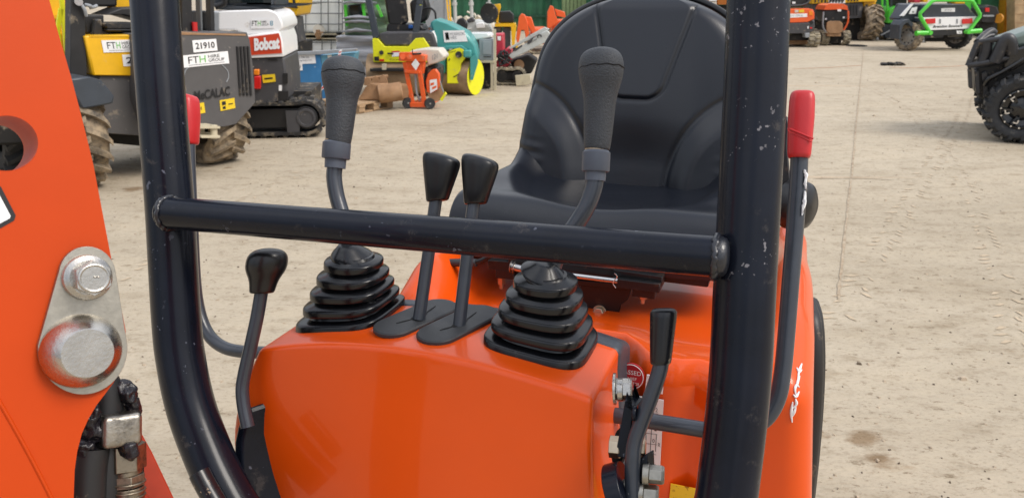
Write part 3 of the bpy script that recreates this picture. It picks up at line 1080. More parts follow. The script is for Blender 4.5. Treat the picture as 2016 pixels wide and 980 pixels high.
# ---- two short levers between the joysticks, each through its slotted rubber plate
for rod, kn in (([(825, 628), (842, 510), (856, 408), (860, 380)], (841, 398, 881, 394, 835, 297, 906, 313)), ([(904, 642), (918, 520), (931, 412), (936, 385)], (915, 403, 957, 401, 911, 300, 982, 318))):
    mb = MB()
    kk = .10
    mb.tube([K(x, y, kk) for x, y in rod], .0082, n=18, sm=4)
    cl_ = mb.build("control_lever", 'lever', XR, smooth=50)
    bl, br = Vector((kn[0], kn[1])), Vector((kn[2], kn[3]))
    tl, tr = Vector((kn[4], kn[5])), Vector((kn[6], kn[7]))
    rings = []
    for t, s_ in ((-.0, .84), (.015, .96), (.05, 1.0), (.3, 1.02), (.6, 1.03), (.78, 1.02), (.86, .995), (.915, .95), (.955, .88), (.985, .76), (1.005, .58), (1.018, .34), (1.022, .12)):
        l_, r_ = bl.lerp(tl, t), br.lerp(tr, t)
        c_ = (l_ + r_) / 2
        cc = K(c_.x, c_.y, kk)
        ux = K(c_.x + 1, c_.y, kk) - cc
        hw = (r_ - l_).length / 2 * ux.length * s_
        ux.normalize()
        slope = (r_.y - l_.y) / max(1, (r_.x - l_.x))
        up = (K(c_.x, c_.y - 1, kk) - cc).normalized()
        uy = up.cross(ux).normalized()
        ring = []
        for j in range(40):
            q = 2 * math.pi * j / 40
            e = .84
            a_, b_ = math.cos(q), math.sin(q)
            a_, b_ = math.copysign(abs(a_) ** e, a_), math.copysign(abs(b_) ** e, b_)
            # tapering roof towards the right
            ring.append(cc + ux * (hw * a_) + uy * (hw * .80 * b_) - up * (hw * slope * a_ * 1.0))
        rings.append(ring)
    mb = MB()
    mb.rings(rings)
    k_ = mb.build("knob", 'knob', cl_, smooth=40)
    mb = MB()
    for i in range(5):
        u_ = .10 + i * .075
        pts = []
        for t in (.06, .3, .6, .9):
            l_, r_ = bl.lerp(tl, t), br.lerp(tr, t)
            q_ = l_.lerp(r_, u_)
            cc = K(q_.x, q_.y, kk)
            w = (r_ - l_).length * (K(q_.x + 1, q_.y, kk) - cc).length
            lp = abs(1 - 2 * u_)
            dep = w / 2 * .80 * (max(0, 1 - lp ** 2.4)) ** .42
            pts.append(cc - (cc - X.loc(CAM)).normalized() * (dep * .985))
        mb.tube(pts, .0009, n=6, sm=2)
    mb.build("grip_ribs", 'knob', k_)
# slot plates, laid on the crowned top
for (ax_, ay, bx, by), nm in (((776, 648, 862, 610), 0), ((862, 662, 942, 622), 1)):
    zz = topz(-.13 if nm == 0 else -.075) - .0005
    a, b = X.pz(ax_, ay, zz), X.pz(bx, by, zz)
    d_ = (b - a).normalized()
    n_ = Vector((-d_.y, d_.x, 0))
    w = .0265
    zl = Vector((0, 0, .0055))

    def stad(w, ex=0.0, h=0.0):
        out = []
        for i in range(13):
            q = -math.pi / 2 + math.pi * i / 12
            out.append(b + d_ * (w * math.cos(q) + ex) + n_ * (-w * math.sin(q)) + Vector((0, 0, h)))
        for i in range(13):
            q = math.pi / 2 + math.pi * i / 12
            out.append(a + d_ * (w * math.cos(q) - ex) + n_ * (-w * math.sin(q)) + Vector((0, 0, h)))
        return out
    mb = MB()
    mb.rings([stad(w), stad(w, 0, .004), stad(w * .94, 0, .0058), stad(w * .4, 0, .0068)])
    sp = mb.build("slot_plate", 'plate', XR, smooth=40)
    mb = MB()
    m_ = X.pz(825 if nm == 0 else 905, 632 if nm == 0 else 646, zz)
    for p0, p1, w_ in ((a + d_ * .004, m_ - d_ * .012, .0011), (m_ + d_ * .012, b - d_ * .004, .0011), (m_ - d_ * .013 - n_ * .0, m_ + d_ * .013, .0068)):
        L_ = (p1 - p0)
        nn = [p0 + n_ * w_ * .3, p0.lerp(p1, .5) + n_ * w_, p1 + n_ * w_ * .3, p1 - n_ * w_ * .3, p0.lerp(p1, .5) - n_ * w_, p0 - n_ * w_ * .3]
        mb.prism([q + Vector((0, 0, .0069)) for q in nn], (0, 0, .0006))
    mb.build("slot", 'slit', sp)

# ---- blade lever on the left with a ball knob, and its bracket
kk = .02
mb = MB()
mb.tube([K(x, y, kk) for x, y in ((517, 560), (507, 620), (494, 680), (482, 732), (477, 765), (480, 800), (488, 840))], .0085, n=18, sm=8)
bl_ = mb.build("blade_lever", 'lever', XR, smooth=50)
prof = [(578, 19), (574, 20.5), (560, 22), (548, 25), (538, 30), (528, 33.5), (517, 34), (506, 33), (498, 29), (492, 22), (489, 12), (488, 3)]
rings = []
for y, w in prof:
    x = 525 - (y - 520) * .17
    cc = K(x, y, kk)
    ux = K(x + 1, y, kk) - cc
    hw = w * ux.length
    ux.normalize()
    up = (K(x + .17, y - 1, kk) - cc).normalized()
    uy = up.cross(ux).normalized()
    rings.append([cc + ux * (hw * math.cos(2 * math.pi * j / 32)) + uy * (hw * math.sin(2 * math.pi * j / 32)) for j in range(32)])
mb = MB()
mb.rings(rings)
mb.build("knob", 'knob', bl_, smooth=50, sub=1)
mb = MB()
mb.prism([K(x, y, .03) for x, y in ((489, 801), (493, 812), (486, 835), (478, 868), (477, 950), (480, 1060), (455, 1060), (459, 960), (461, 870), (467, 842), (476, 818))], X.I.to_3x3() @ Vector((0, 0, 0)) + Vector((.03, .05, 0)))
mb.build("lever_bracket", 'bar', XR, bevel=.003)
mb = MB()
mb.prism([K(x, y, .12) for x, y in ((480, 830), (505, 806), (530, 850), (530, 1080), (472, 1080))], Vector((.01, .05, 0)))
mb.build("console_side_plate", 'blackmetal', XR)
mb = MB()
mb.tube([K(392, 930, -.05), K(405, 955, -.05), K(430, 1000, -.05), K(450, 1050, -.05)], .0125, n=16)
mb.build("foot_pedal_arm", 'wornknob', XR)

# ---- lever on the right and the linkage behind it
kk = .015
mb = MB()
mb.tube([K(x, y, kk) for x, y in ((1303, 690), (1300, 722), (1290, 756), (1275, 798), (1260, 838), (1250, 868), (1246, 900), (1245, 960), (1247, 1080))], .0084, n=18, sm=8)
sl = mb.build("swing_lever", 'lever', XR, smooth=50, label="bent dark lever with a paint-worn black handle")
prof = [(716, 18.5), (713, 20.5), (707, 21.5), (680, 23), (650, 25), (625, 26.5), (615, 26.5), (610, 24), (607, 18), (606, 3)]
rings = []
for y, w in prof:
    x = 1307 - (y - 608) * .062
    cc = K(x, y, kk)
    ux = K(x + 1, y, kk) - cc
    hw = w * ux.length
    ux.normalize()
    up = (K(x + .06, y - 1, kk) - cc).normalized()
    uy = up.cross(ux).normalized()
    rings.append([cc + ux * (hw * math.cos(2 * math.pi * j / 32)) + uy * (hw * math.sin(2 * math.pi * j / 32)) for j in range(32)])
mb = MB()
mb.rings(rings)
mb.build("handle", 'wornknob', sl, smooth=45)
ux_ = Vector((1, 0, 0))


def side_point(px, py, x=.15):
    """point on the plane x = const of the machine (the console's flank)"""
    o = X.loc(CAM)
    d = X.I.to_3x3() @ ray(px, py)
    return o + d * ((x - o.x) / d.x)


mb = MB()
hexbolt(mb, K(1208, 765, .035), (1, .15, .1), .0205, .016, .0175, .003)
hexbolt(mb, K(1216, 767, .035), (1, .15, .1), .0205, .010, .0125, .006)
mb.build("bolt", 'zincb', XR, bevel=.0006)
mb = MB()
mb.prism([K(x, y, .02) for x, y in ((1228, 797), (1252, 800), (1251, 812), (1245, 822), (1236, 905), (1215, 899), (1214, 880), (1226, 812))], Vector((.004, .022, .0)))
mb.prism([K(x, y, .02) for x, y in ((1258, 902), (1273, 893), (1274, 925), (1262, 950), (1246, 960))], Vector((.006, .012, .0)))
mb.cyl(K(1246, 812, .012), K(1254, 813, .012), .0085, n=20)
mb.build("link_plate", 'bar', XR, bevel=.0012)
mb = MB()
mb.cyl(K(1206, 972, .02), K(1236, 964, .02), .032, n=36)
mb.cyl(K(1240, 985, .02), K(1256, 985, .02), .012, n=24)
mb.build("lever_hub", 'bar', XR, bevel=.001)
mb = MB()
hexbolt(mb, K(1200, 878, .03), (1, .1, .05), .021, .013)
mb.build("bolt", 'brass', XR, bevel=.0006)
mb = MB()
hexbolt(mb, K(1255, 880, .03), (1, .1, .05), .018, .009)
mb.build("bolt", 'brass', XR, bevel=.0006)
for (x, y, mm) in ((1265, 931, .019), (1226, 962, .019), (1254, 968, .018), (1246, 985, .018)):
    mb = MB()
    hexbolt(mb, K(x, y, .022), (1, .12, .05), mm * .92, .016, .0115, .007)
    mb.build("bolt", 'zinc', XR, bevel=.0006)
mb = MB()
mb.prism([K(x, y, .045) for x, y in ((1200, 880), (1214, 848), (1232, 832), (1236, 870), (1222, 915), (1206, 912))], Vector((.002, .008, 0)))
mb.build("flank_opening", 'slit', XR)

# ---- engine hood behind the console with raised rims


def hood_def(p):
    x, y, z = p
    t = max(0.0, min(1.0, (z - .55) / .44))
    cx_ = .04
    hw = .315
    e = abs(x - cx_) / hw
    rim_ = max(0, min(1, (e - .70) / .16))
    rim_ = rim_ * rim_ * (3 - 2 * rim_)
    back = max(0, min(1, (y - .14) / .12))
    dz = .034 * rim_ * (.35 + .65 * back) + .015 * back * rim_ - .030 * back * (1 - rim_)
    bk_ = max(0.0, min(1.0, (y - .42) / .5))
    dz -= .085 * bk_ * bk_ * (3 - 2 * bk_)
    sd_ = max(0.0, min(1.0, (e - .84) / .16))
    dz -= .016 * sd_ * sd_ * (1 if x > cx_ else 0)
    # front corner of the right fender stays low, groove beside it
    if x > .13:
        g = math.exp(-((x - .218) / .012) ** 2) * max(0, min(1, (.17 - y) / .04))
        y += .018 * g
    fl = max(0, min(1, (.98 - z) / .4))
    x2 = x + (.045 if x > cx_ else -.012) * fl * max(0, (e - .55) / .45)
    return (x2, y - (0.0), z + dz * t)


mb = MB()


def hood_def2(p):
    x, y, z = hood_def(p)
    # the front steps back behind the console
    if y < .30:
        s_ = max(0, min(1, (.15 - x) / .04))
        y = y + s_ * (.30 - y) * .35
    return (x, y, z)


mb.rbox((.04, .56, .765), (.315, .445, .215), .035, n=26, seg=4, deform=hood_def2)
hood = mb.build("engine_hood", 'orange', XR, smooth=60)
# stickers on the hood's front face


def FP(px, py, lift=0.0):
    p = X.px(px, py, .1135)
    return p + Vector((0, -lift, 0))


mb = MB()
cc = FP(1243, 739)
mb.prism([cc + Vector((.0182 * math.cos(2 * math.pi * i / 40), -.002, .0195 * math.sin(2 * math.pi * i / 40))) for i in range(40)], (0, .0015, 0))
ring = [cc + Vector((.0166 * math.cos(2 * math.pi * i / 40), -.0032, .0178 * math.sin(2 * math.pi * i / 40))) for i in range(41)]
mb.tube(ring, .0005, n=5, sm=0, mi=1)
for s_, dz, w, h in (("PASSED", .0035, .027, .0062), ("CHIEF", -.0045, .016, .0042), ("INSPECTOR", -.0115, .024, .0042)):
    put_text(mb, s_, cc + Vector((-w / 2, -.0034, dz)), cc + Vector((w / 2, -.0034, dz)), cc + Vector((-w / 2, -.0034, dz + h)), (0, -.0004, 0), 1)
mb.build("inspection_sticker", ['redsticker', 'white'], hood, smooth=0)
mb = MB()
mb.prism([FP(*q, .002) for q in ((1274, 736), (1307, 740), (1305, 774), (1270, 771))], (0, .0015, 0))
mb.build("sticker", 'white', hood, smooth=0)
mb = MB()
q = [FP(1235, 775, .002), FP(1307, 786, .002), FP(1298, 951, .002), FP(1226, 945, .002)]
mb.prism(q, (0, .0015, 0))


def cu(u, v):
    return (q[3] * (1 - u) + q[2] * u) * (1 - v) + (q[0] * (1 - u) + q[1] * u) * v + Vector((0, -.0010, 0))


def stroke(u0, v0, u1, v1, w=.00045):
    mb.tube([cu(u0, v0), cu(u1, v1)], w, n=4, sm=0, mi=1)


for v in (.10, .24, .36, .48, .60, .72, .84):
    stroke(.55 if v > .3 else .3, v, .88, v, .0003)
stroke(.72, .12, .72, .86, .0004)
stroke(.86, .40, .86, .60, .0004)
stroke(.15, .84, .15, .2, .0003)
for i in range(24):
    t0, t1 = 2 * math.pi * i / 24, 2 * math.pi * (i + 1) / 24
    stroke(.40 + .19 * math.cos(t0), .52 + .20 * math.sin(t0), .40 + .19 * math.cos(t1), .52 + .20 * math.sin(t1), .0004)
for i in range(7):
    v0 = .38 + i * .04
    stroke(.27, v0 - .03, .54, v0 + .06, .00025)
for s_, u, v in (("2", .80, .86), ("1", .80, .64), ("0", .76, .50), ("-1", .74, .27), ("R", .92, .46)):
    put_text(mb, s_, cu(u, v), cu(u + (.06 if s_ != "-1" else .09), v), cu(u, v + .045), (0, -.0004, 0), 1)
mb.build("load_chart", ['white', 'ink'], hood, smooth=0)
mb = MB()
mb.prism([FP(*q_, .002) for q_ in ((1321, 950), (1380, 962), (1374, 1010), (1316, 1000))], (0, .0015, 0))
mb.build("sticker", 'yellowsticker', hood, smooth=0, label="torn yellow sticker")
# rubber edge strip along the right side and the white script decal
SX = .386
mb = MB()
pts = [side_point(x, y, xx) for x, y, xx in ((1590, 606, .352), (1597, 632, .358), (1601, 672, .364), (1602, 730, .370), (1599, 810, .376), (1592, 900, .380), (1583, 990, .384), (1572, 1090, .386))]
mb.tube(pts, .0150, n=14, sm=6)
mb.tube([p + Vector((.005, .030, -.004)) for p in pts], .0135, n=14, sm=6)
mb.build("rubber_edge", 'edgerubber', hood, smooth=50)
from mathutils.bvhtree import BVHTree
_bm = bmesh.new()
_bm.from_mesh(hood.data)
HT = BVHTree.FromBMesh(_bm)


def on_hood(px, py, lift=.0012):
    o_ = X.loc(CAM)
    h_, n_, _, _ = HT.ray_cast(o_, (X.I.to_3x3() @ ray(px, py)).normalized())
    if h_ is None:
        return None
    return h_ + n_ * (lift if n_.dot(o_ - h_) > 0 else -lift)


mb = MB()
for q_ in (((1577, 716), (1572, 730), (1569, 748)), ((1567, 724), (1572, 732), (1577, 728)), ((1573, 740), (1568, 756), (1572, 762)), ((1570, 752), (1564, 764), (1566, 778)), ((1572, 770), (1566, 780), (1561, 776)), ((1565, 784), (1567, 794), (1561, 802)), ((1560, 790), (1557, 812), (1559, 830)), ((1566, 800), (1562, 812), (1560, 818))):
    p_ = [on_hood(*t) for t in q_]
    if all(p is not None for p in p_):
        mb.tube(p_, [.0008, .0019, .0014, .0007], n=6, sm=4)
if mb.v:
    mb.build("white_script_decal", 'white', hood, smooth=0)
_bm.free()

# ---- seat: cushion, backrest, rails
SCX = .0


def gridmesh(fn, nu, nv, thick_dir, mb):
    """open sheet fn(s,t) closed by a back sheet"""
    vs = []
    for j in range(nv + 1):
        for i in range(nu + 1):
            vs.append(fn(i / nu, j / nv, 0))
    for j in range(nv + 1):
        for i in range(nu + 1):
            vs.append(fn(i / nu, j / nv, 1))
    W = nu + 1
    o = W * (nv + 1)
    fs = []
    for j in range(nv):
        for i in range(nu):
            fs.append((j * W + i, j * W + i + 1, (j + 1) * W + i + 1, (j + 1) * W + i))
            fs.append((o + j * W + i, o + (j + 1) * W + i, o + (j + 1) * W + i + 1, o + j * W + i + 1))
    bd = [i for i in range(W)] + [j * W + nu for j in range(1, nv + 1)] + [nv * W + i for i in range(nu - 1, -1, -1)] + [j * W for j in range(nv - 1, 0, -1)]
    k = len(bd)
    for i in range(k):
        a, b = bd[i], bd[(i + 1) % k]
        fs.append((a, b, o + b, o + a))
    mb.add(vs, fs)


def sst(a, b, x):
    t = max(0.0, min(1.0, (x - a) / (b - a)))
    return t * t * (3 - 2 * t)


def groove(dist, w, depth):
    return -depth * math.exp(-(dist / w) ** 2)


def back_half(t):
    """half width of the backrest by height fraction"""
    return .230 * (1 - .085 * t - .08 * t * t) * math.sqrt(max(0.0, 1 - max(0, (t - .52) / .482) ** 2.9))


def backrest(s, t0, side):
    t = (t0 * .380 - .035) / .345
    # concentric parametrisation: s across, t up
    tt = t
    hw = max(back_half(max(0, tt)), .0)
    q = 2 * s - 1
    qq = math.copysign(1 - (1 - abs(q)) ** 1.35, q)
    x = hw * qq
    z = 1.095 + .345 * tt * .985
    y = .655 + .085 * tt + .035 * tt * abs(tt)
    if side == 1:
        return Vector((SCX + x * .965, y + .055 - .02 * abs(qq) ** 4, z))
    edge = min((1 - abs(qq)) * hw / .040, (1 - tt) * .345 / .030, 1.0)
    edge = max(0, edge)
    rnd = .030 * (1 - math.sqrt(max(0, 1 - (1 - edge) ** 2)))
    b = 0.0
    ax = abs(x)
    # side wings stand forward in the lower part, bounded by an arc
    lx, ly = ax - .235, tt * .345 - (-.02)
    rd = math.hypot(lx / .155, ly / .185)
    wing = sst(1.06, .72, rd)
    b += .026 * wing
    b += groove((rd - 1.03) * .15, .0055, .0042)
    # centre panel in the upper part: U shaped seam
    ty = tt * .345
    bx = .055 + (ty - .150) * .28
    wall = max(0.0, .036 - (ty - .145)) if ty < .19 else 0
    # signed distance to a rounded trapezoid
    dx = ax - (.050 + (ty - .148) * .27)
    dy = .150 - ty
    r_ = .03
    qx, qy = dx + r_, dy + r_
    sd = math.hypot(max(qx, 0), max(qy, 0)) + min(max(qx, qy), 0) - r_
    b += groove(sd, .0045, .0055) + .0035 * sst(.012, -.012, sd)
    b += .014 * sst(.20, .10, ax) * sst(.02, .12, ty) * 0.6
    b -= .012 * sst(.14, .0, ax) * sst(.16, .03, ty)
    # creases where the wing meets the cushion
    cm = sst(.155, .20, ax) * sst(.0, .02, ty) * sst(.085, .05, ty)
    b += cm * (.0013 if x < 0 else .0006) * math.sin((ty - .10 * (ax - .2)) * 260)
    return Vector((SCX + x, y + rnd - b, z - 0.0))


mb = MB()
gridmesh(backrest, 190, 160, None, mb)
bk = mb.build("seat_backrest", 'vinyl', XR, smooth=70)
mb = MB()
pts = []
for i in range(61):
    t = .35 + .65 * i / 60 if i <= 60 else 1
    pts.append((back_half(min(t, .9985)) + .003, t))
rimp = [Vector((SCX - w, .655 + .085 * t + .035 * t * t + .046, 1.095 + .345 * t * .985 + .003)) for w, t in pts] + [Vector((SCX + w, .655 + .085 * t + .035 * t * t + .046, 1.095 + .345 * t * .985 + .003)) for w, t in reversed(pts)]
mb.tube(rimp, .007, n=10, sm=0)
mb.build("piping", 'knob', bk, smooth=60)


def cushion(s, t, side):
    q = 2 * s - 1
    qq = math.copysign(1 - (1 - abs(q)) ** 1.35, q)
    # t 0 at the front edge, 1 at the back
    hw = .236 + .024 * math.exp(-((t - .12) / .22) ** 2)
    rf = sst(0, .16, t)
    hw = hw * (.95 + .05 * math.sqrt(max(0, 1 - (1 - min(1, t / .22)) ** 2)))
    x = hw * qq
    y = .345 + .395 * t - .02 * (1 - (abs(qq)) ** 2.2) * (1 - t)
    if side == 1:
        return Vector((SCX + x * .96, y, 1.02))
    edge = min((1 - abs(qq)) * hw / .026, t * .36 / .045, 1.0)
    rnd = 1 - math.sqrt(max(0, 1 - (1 - max(0, edge)) ** 2))
    ax = abs(x)
    z = 1.094 - .012 * t
    # bolstered sides and a shallow bucket with an oval rim
    rr_ = math.hypot(ax / .165, (t - .60) / .46)
    z += .030 * sst(.80, 1.30, rr_) * sst(.02, .5, t)
    z += groove((rr_ - 1.0) * .10, .011, .007)
    z -= .014 * sst(1.0, .2, rr_) - .005
    z += .016 * math.exp(-((t - .13) / .10) ** 2) * (1 - .35 * (qq * qq))
    # side bolsters sweep up into the wings
    z += .055 * sst(.12, .225, ax) * sst(.60, 1.0, t)
    return Vector((SCX + x, y, z - .062 * rnd))


mb = MB()
gridmesh(cushion, 110, 90, None, mb)
mb.build("seat_cushion", 'vinyl', XR, smooth=70)
# pan below, rails, spring rod, bracket
mb = MB()
mb.box((.0, .50, 1.012), (.40, .30, .016))
sr = mb.build("seat_frame", 'blackmetal', XR, bevel=.003)
SV = .31
mb = MB()


def SPX(px, py, v=SV):
    return X.px(px, py, v)


def rail(x0, y0, x1, y1, h, dy, v=None):
    v = SV if v is None else v
    a_, b_ = SPX(x0, y0, v), SPX(x1, y1, v)
    mb.prism([a_, b_, b_ + Vector((0, 0, -h)), a_ + Vector((0, 0, -h))], (0, dy, 0))


for x0, y0, x1, y1 in ((960, 512, 1010, 516), (1000, 508, 1210, 528), (1200, 530, 1305, 545)):
    rail(x0, y0, x1, y1, .016, .10)
rail(975, 530, 1012, 533, .016, .16)
rail(1010, 540, 1240, 560, .010, .06, SV + .015)
rail(1245, 560, 1290, 566, .020, .16)
rail(1205, 548, 1300, 560, .014, .05, SV - .01)
mb.build("seat_rail", 'blackmetal', sr, bevel=.0015)
mb = MB()
mb.prism([SPX(*q_, SV + .02) for q_ in ((1140, 545), (1245, 560), (1236, 590), (1222, 600), (1216, 625), (1196, 633), (1150, 628))], (0, .01, 0))
mb.build("seat_bracket", 'blackmetal', sr, bevel=.001)
mb = MB()
mb.cyl(SPX(1012, 528, SV - .012), SPX(1216, 553, SV - .012), .0042, n=14)
mb.cyl(SPX(1006, 524, SV - .012), SPX(1030, 530, SV - .012), .0062, n=14)
for x, y in ((1007, 524), (1013, 526)):
    mb.lathe([(.010, -.0012), (.0115, 0), (.010, .0012)], SPX(x, y, SV - .012), (1, 0, -.1), 20)
ring = [SPX(1210 + 5 * math.sin(t_ * 1.3) * (1 if t_ < 3 else .6), 538 + t_ * 5.2, SV - .02) for t_ in [k * .5 for k in range(12)]]
mb.tube(ring, .0009, n=6, sm=3)
mb.build("spring_rod", 'steel', sr, smooth=40)
mb = MB()
hexbolt(mb, SPX(1180, 614, SV + .018), (0, -1, .25), .0165, .010, .0115, .002)
mb.build("bolt", 'brass', sr, bevel=.0005)
for x, y in ((987, 550), (1266, 578)):
    mb = MB()
    a_ = SPX(x, y, SV + .02)
    mb.cyl(a_ + Vector((0, 0, .004)), a_ + Vector((0, 0, -.008)), .007, n=6)
    mb.cyl(a_ + Vector((0, 0, -.008)), a_ + Vector((0, 0, -.016)), .004, n=12)
    mb.build("bolt", 'brass', sr)
# seat slide handle
mb = MB()
mb.tube([SPX(x, y, .30) for x, y in ((930, 516), (948, 513), (965, 503), (985, 492), (1010, 485))], .0045, n=12)
hs = mb.build("slide_handle", 'blackmetal', XR)
mb = MB()
a_, b_ = SPX(863, 517, .30), SPX(938, 517, .30)
mb.lathe([(.0001, 0), (.0045, .0008), (.0062, .004), (.0072, (b_ - a_).length * .8), (.0066, (b_ - a_).length), (.003, (b_ - a_).length)], a_, b_ - a_, 20)
mb.build("grip", 'plate', hs, smooth=45)
# dark recline bracket and round knob beyond the right bar
mb = MB()
mb.prism([K(x, y, .30) for x, y in ((1540, 238), (1550, 228), (1556, 246), (1552, 300), (1556, 345), (1560, 372), (1580, 380), (1570, 436), (1530, 440), (1530, 240))], Vector((-.008, .05, 0)))
rb_ = mb.build("recline_bracket", 'blackmetal', XR, bevel=.003)
mb = MB()
a_ = K(1568, 403, .30)
mb.lathe([(.0001, .022), (.020, .020), (.030, .014), (.0335, .004), (.0335, -.010), (.028, -.016)], a_, (.95, -.55, .1), 32)
mb.build("knob", 'knob', rb_, smooth=40)

# ---- body, slew ring and tracks that carry it (below the frame)
mb = MB()
mb.rbox((.04, .50, .46), (.30, .46, .10), .03, n=2, seg=2)
mb.box((-.08, .02, .50), (.30, .14, .34))
mb.build("platform", 'blackmetal', XR, smooth=40)
mb = MB()
mb.cyl((.0, .45, .24), (.0, .45, .37), .22, n=36)
mb.box((0, .45, .20), (.34, .30, .10))
mb.build("slew_ring", 'blackmetal', XR)
for sx in (-.27, .27):
    mb = MB()
    loop = [(x, z) for x, z in stadium(-.30, 1.10, 0.025, .15)]
    rubber_track(mb, loop, -.085, .085, .025, .022, .09)
    mb.v = [Vector((sx + v.y, v.x, v.z)) for v in mb.v]
    tk = mb.build("track", 'track', XR, smooth=30)
    mb = MB()
    for yy in (-.15, .95):
        mb.cyl((sx - .07, yy, .175), (sx + .07, yy, .175), .115, n=28)
    mb.box((sx, .40, .165), (.10, 1.0, .12))
    mb.build("track_frame", 'blackmetal', tk)
mb = MB()
mb.prism([BP(-250, 1000, -.03), BP(330, 1000, -.03), BP(330, 1000, -.03) + Vector((.02, .05, -.32)), BP(-250, 1000, -.03) + Vector((.05, .05, -.32))], BV * .09)
mb.build("swing_bracket", 'boomdark', XR, bevel=.004)
# ================================================================== the yard behind: machines, skip, fence


def on(px, py):
    return G(px, py)


def facing(a, b):
    """yaw so that local x runs from ground point a to ground point b"""
    d = b - a
    return math.atan2(d.y, d.x)


# ---- dumper on the left, grey with yellow side
A_, B_ = on(186, 366), on(462, 318)
D = Thing("site_dumper", "dark grey and yellow site dumper with lugged muddy tyres behind the left roll bar", "dumper", A_, facing(A_, B_))
r = D.root


def F_(lst, y=0.0):
    return D.pg(lst, y)


mb = D.slab([(196, 150), (372, 148), (372, 262), (286, 268), (206, 263), (190, 200)], .02, .75)
D_body = mb.build("chassis", 'dumpergrey', r, bevel=.008)
mb = D.slab([(166, 71), (372, 66), (372, 148), (268, 150), (183, 149)], -.01, .60)
side = mb.build("side_panel", 'byellow', r, bevel=.012)
mb = D.rect(176, 70.5, 372, 73, -.014, -.012)
mb.build("panel_lip", 'byellow', side)
sticker(D, ((199, 80), (310, 77), (312, 101), (204, 104)), -.012, [('FT', .08, .30, .23, .84, 0), ('H', .24, .30, .31, .84, 1), ('HIRE', .34, .60, .50, .86, 0), ('GROUP', .34, .28, .56, .54, 0), ('#', .10, .14, .56, .17, 2)], parent=side, inks=('ink', 'greenink', 'greyink'))
sticker(D, ((240, 108), (318, 106), (319, 129), (243, 131)), -.012, [('21910', .08, .22, .92, .78, 0, 0, .02)], parent=side)
mb = D.slab([(128, 157), (172, 151), (200, 158), (226, 190), (223, 204), (172, 214), (160, 212)], -.30, .42)
mb.build("fender", 'bowser', r, bevel=.02)
mb = D.slab([(140, -60), (164, -60), (171, 152), (139, 156)], .02, .14)
mb.build("roll_post", 'bblack', r, bevel=.01)
mb = D.slab([(60, -70), (152, -70), (142, 30), (134, 100), (124, 118), (96, 60)], .50, 1.3)
mb.build("skip_bucket", 'byellow', r, bevel=.01)
mb = D.slab([(88, 30), (140, 30), (140, 38), (90, 38)], .46, .50)
mb.build("skip_rim", 'byellow', r)
for q in (((118, -40), (123, 20), (131, 100)), ((120, 18), (113, 60), (117, 92))):
    mb = MB()
    p_ = [D.px(x, y, .30) for x, y in q]
    for i in range(len(p_) - 1):
        mb.beam(p_[i], p_[i + 1], .030, .02, up=(0, 1, 0))
    mb.build("hi_vis_strip", 'hiviz', r)
# front half of the dumper, seen through the hole in the boom
mb = D.slab([(-160, 150), (150, 165), (160, 262), (60, 285), (-160, 290)], .25, 1.2)
mb.build("front_chassis", 'bdark', r, bevel=.02)
mb = MB()
c_ = D.pz(10, 330, 0)
tyre(mb, (c_.x, .75, .42), (1, 0, 0), .42, .34, .2, 18, .05, 'ag', flip=1)
mb.build("wheel", 'tyreclean', r, smooth=30)
# seat, column and consoles on the deck
mb = D.rect(168, 30, 205, 66, .22, .5)
D.slab([(186, 38), (200, 38), (203, 62), (212, 64), (212, 69), (180, 69), (184, 62)], .15, .2, mb)
mb.build("pedestal", 'bblack', r, bevel=.01)
mb = D.rect(208, 46, 290, 56, .1, .5)
D.rect(210, 57, 290, 63, .1, .5, mb)
D.slab([(206, 30), (240, 16), (290, 14), (290, 44), (240, 30)], .3, .6, mb)
mb.build("driver_seat", 'bblack', r, bevel=.02)
mb = D.slab([(230, -20), (300, -20), (300, 16), (254, 16), (238, 26), (226, 26)], .62, .8)
mb.build("far_panel", 'byellow', r, bevel=.01)
mb = D.rect(160, -50, 232, 14, .5, .9)
mb.build("engine_cowl", 'bblack', r, bevel=.02)
mb = MB()
for x0, y0, x1, y1 in ((156, 4, 170, 32), (168, 10, 180, 14), (176, 16, 190, 12)):
    mb.tube([D.px(x0, y0, .0), D.px((x0 + x1) / 2 + 3, (y0 + y1) / 2, -.02), D.px(x1, y1, 0)], .012, n=8, sm=4)
mb.build("hoses", 'greysteel', r)
mb = MB()
mb.cyl(D.px(155, 4, -.02), D.px(155, 4, .03), .028, n=16)
mb.build("lamp", 'silver', r)
# rear counterweight with louvres
mb = D.slab([(280, 69), (355, 66), (486, 64), (492, 80), (498, 130), (503, 202), (466, 244), (440, 250), (380, 252), (300, 248), (284, 200)], -.24, .75)
cw = mb.build("rear_cover", 'dumpergrey', r, bevel=.02)
mb = MB()
p_ = [D.px(x, y, -.245) for x, y in ((352, 64.5), (400, 65.5), (484, 67.5), (484, 71), (430, 69.5), (352, 69))]
mb.prism(p_, (0, .6, 0))
mb.build("worn_rim", 'rubrust', cw)
for i, x in enumerate((470, 477, 484, 491)):
    mb = MB()
    mb.tube([D.px(x - 3, 92, -.243), D.px(x, 140, -.243), D.px(x + 3, 188, -.243)], .011, n=8, sm=3)
    mb.build("louvre", 'bblack', cw)
sticker(D, ((378, 80), (425, 77), (428, 100), (381, 104)), -.242, [('21910', .10, .25, .90, .78, 0, 0, .02)], parent=cw)
sticker(D, ((358, 110), (448, 101), (451, 125), (360, 134)), -.242, FTH, parent=cw, inks=('ink', 'greenink', 'greyink'))
sticker(D, ((382, 205), (401, 202), (404, 222), (384, 226)), -.242, [('#', .3, .4, .55, .6, 0), ('#', .62, .35, .68, .65, 0)], base='yellowsticker', parent=cw)
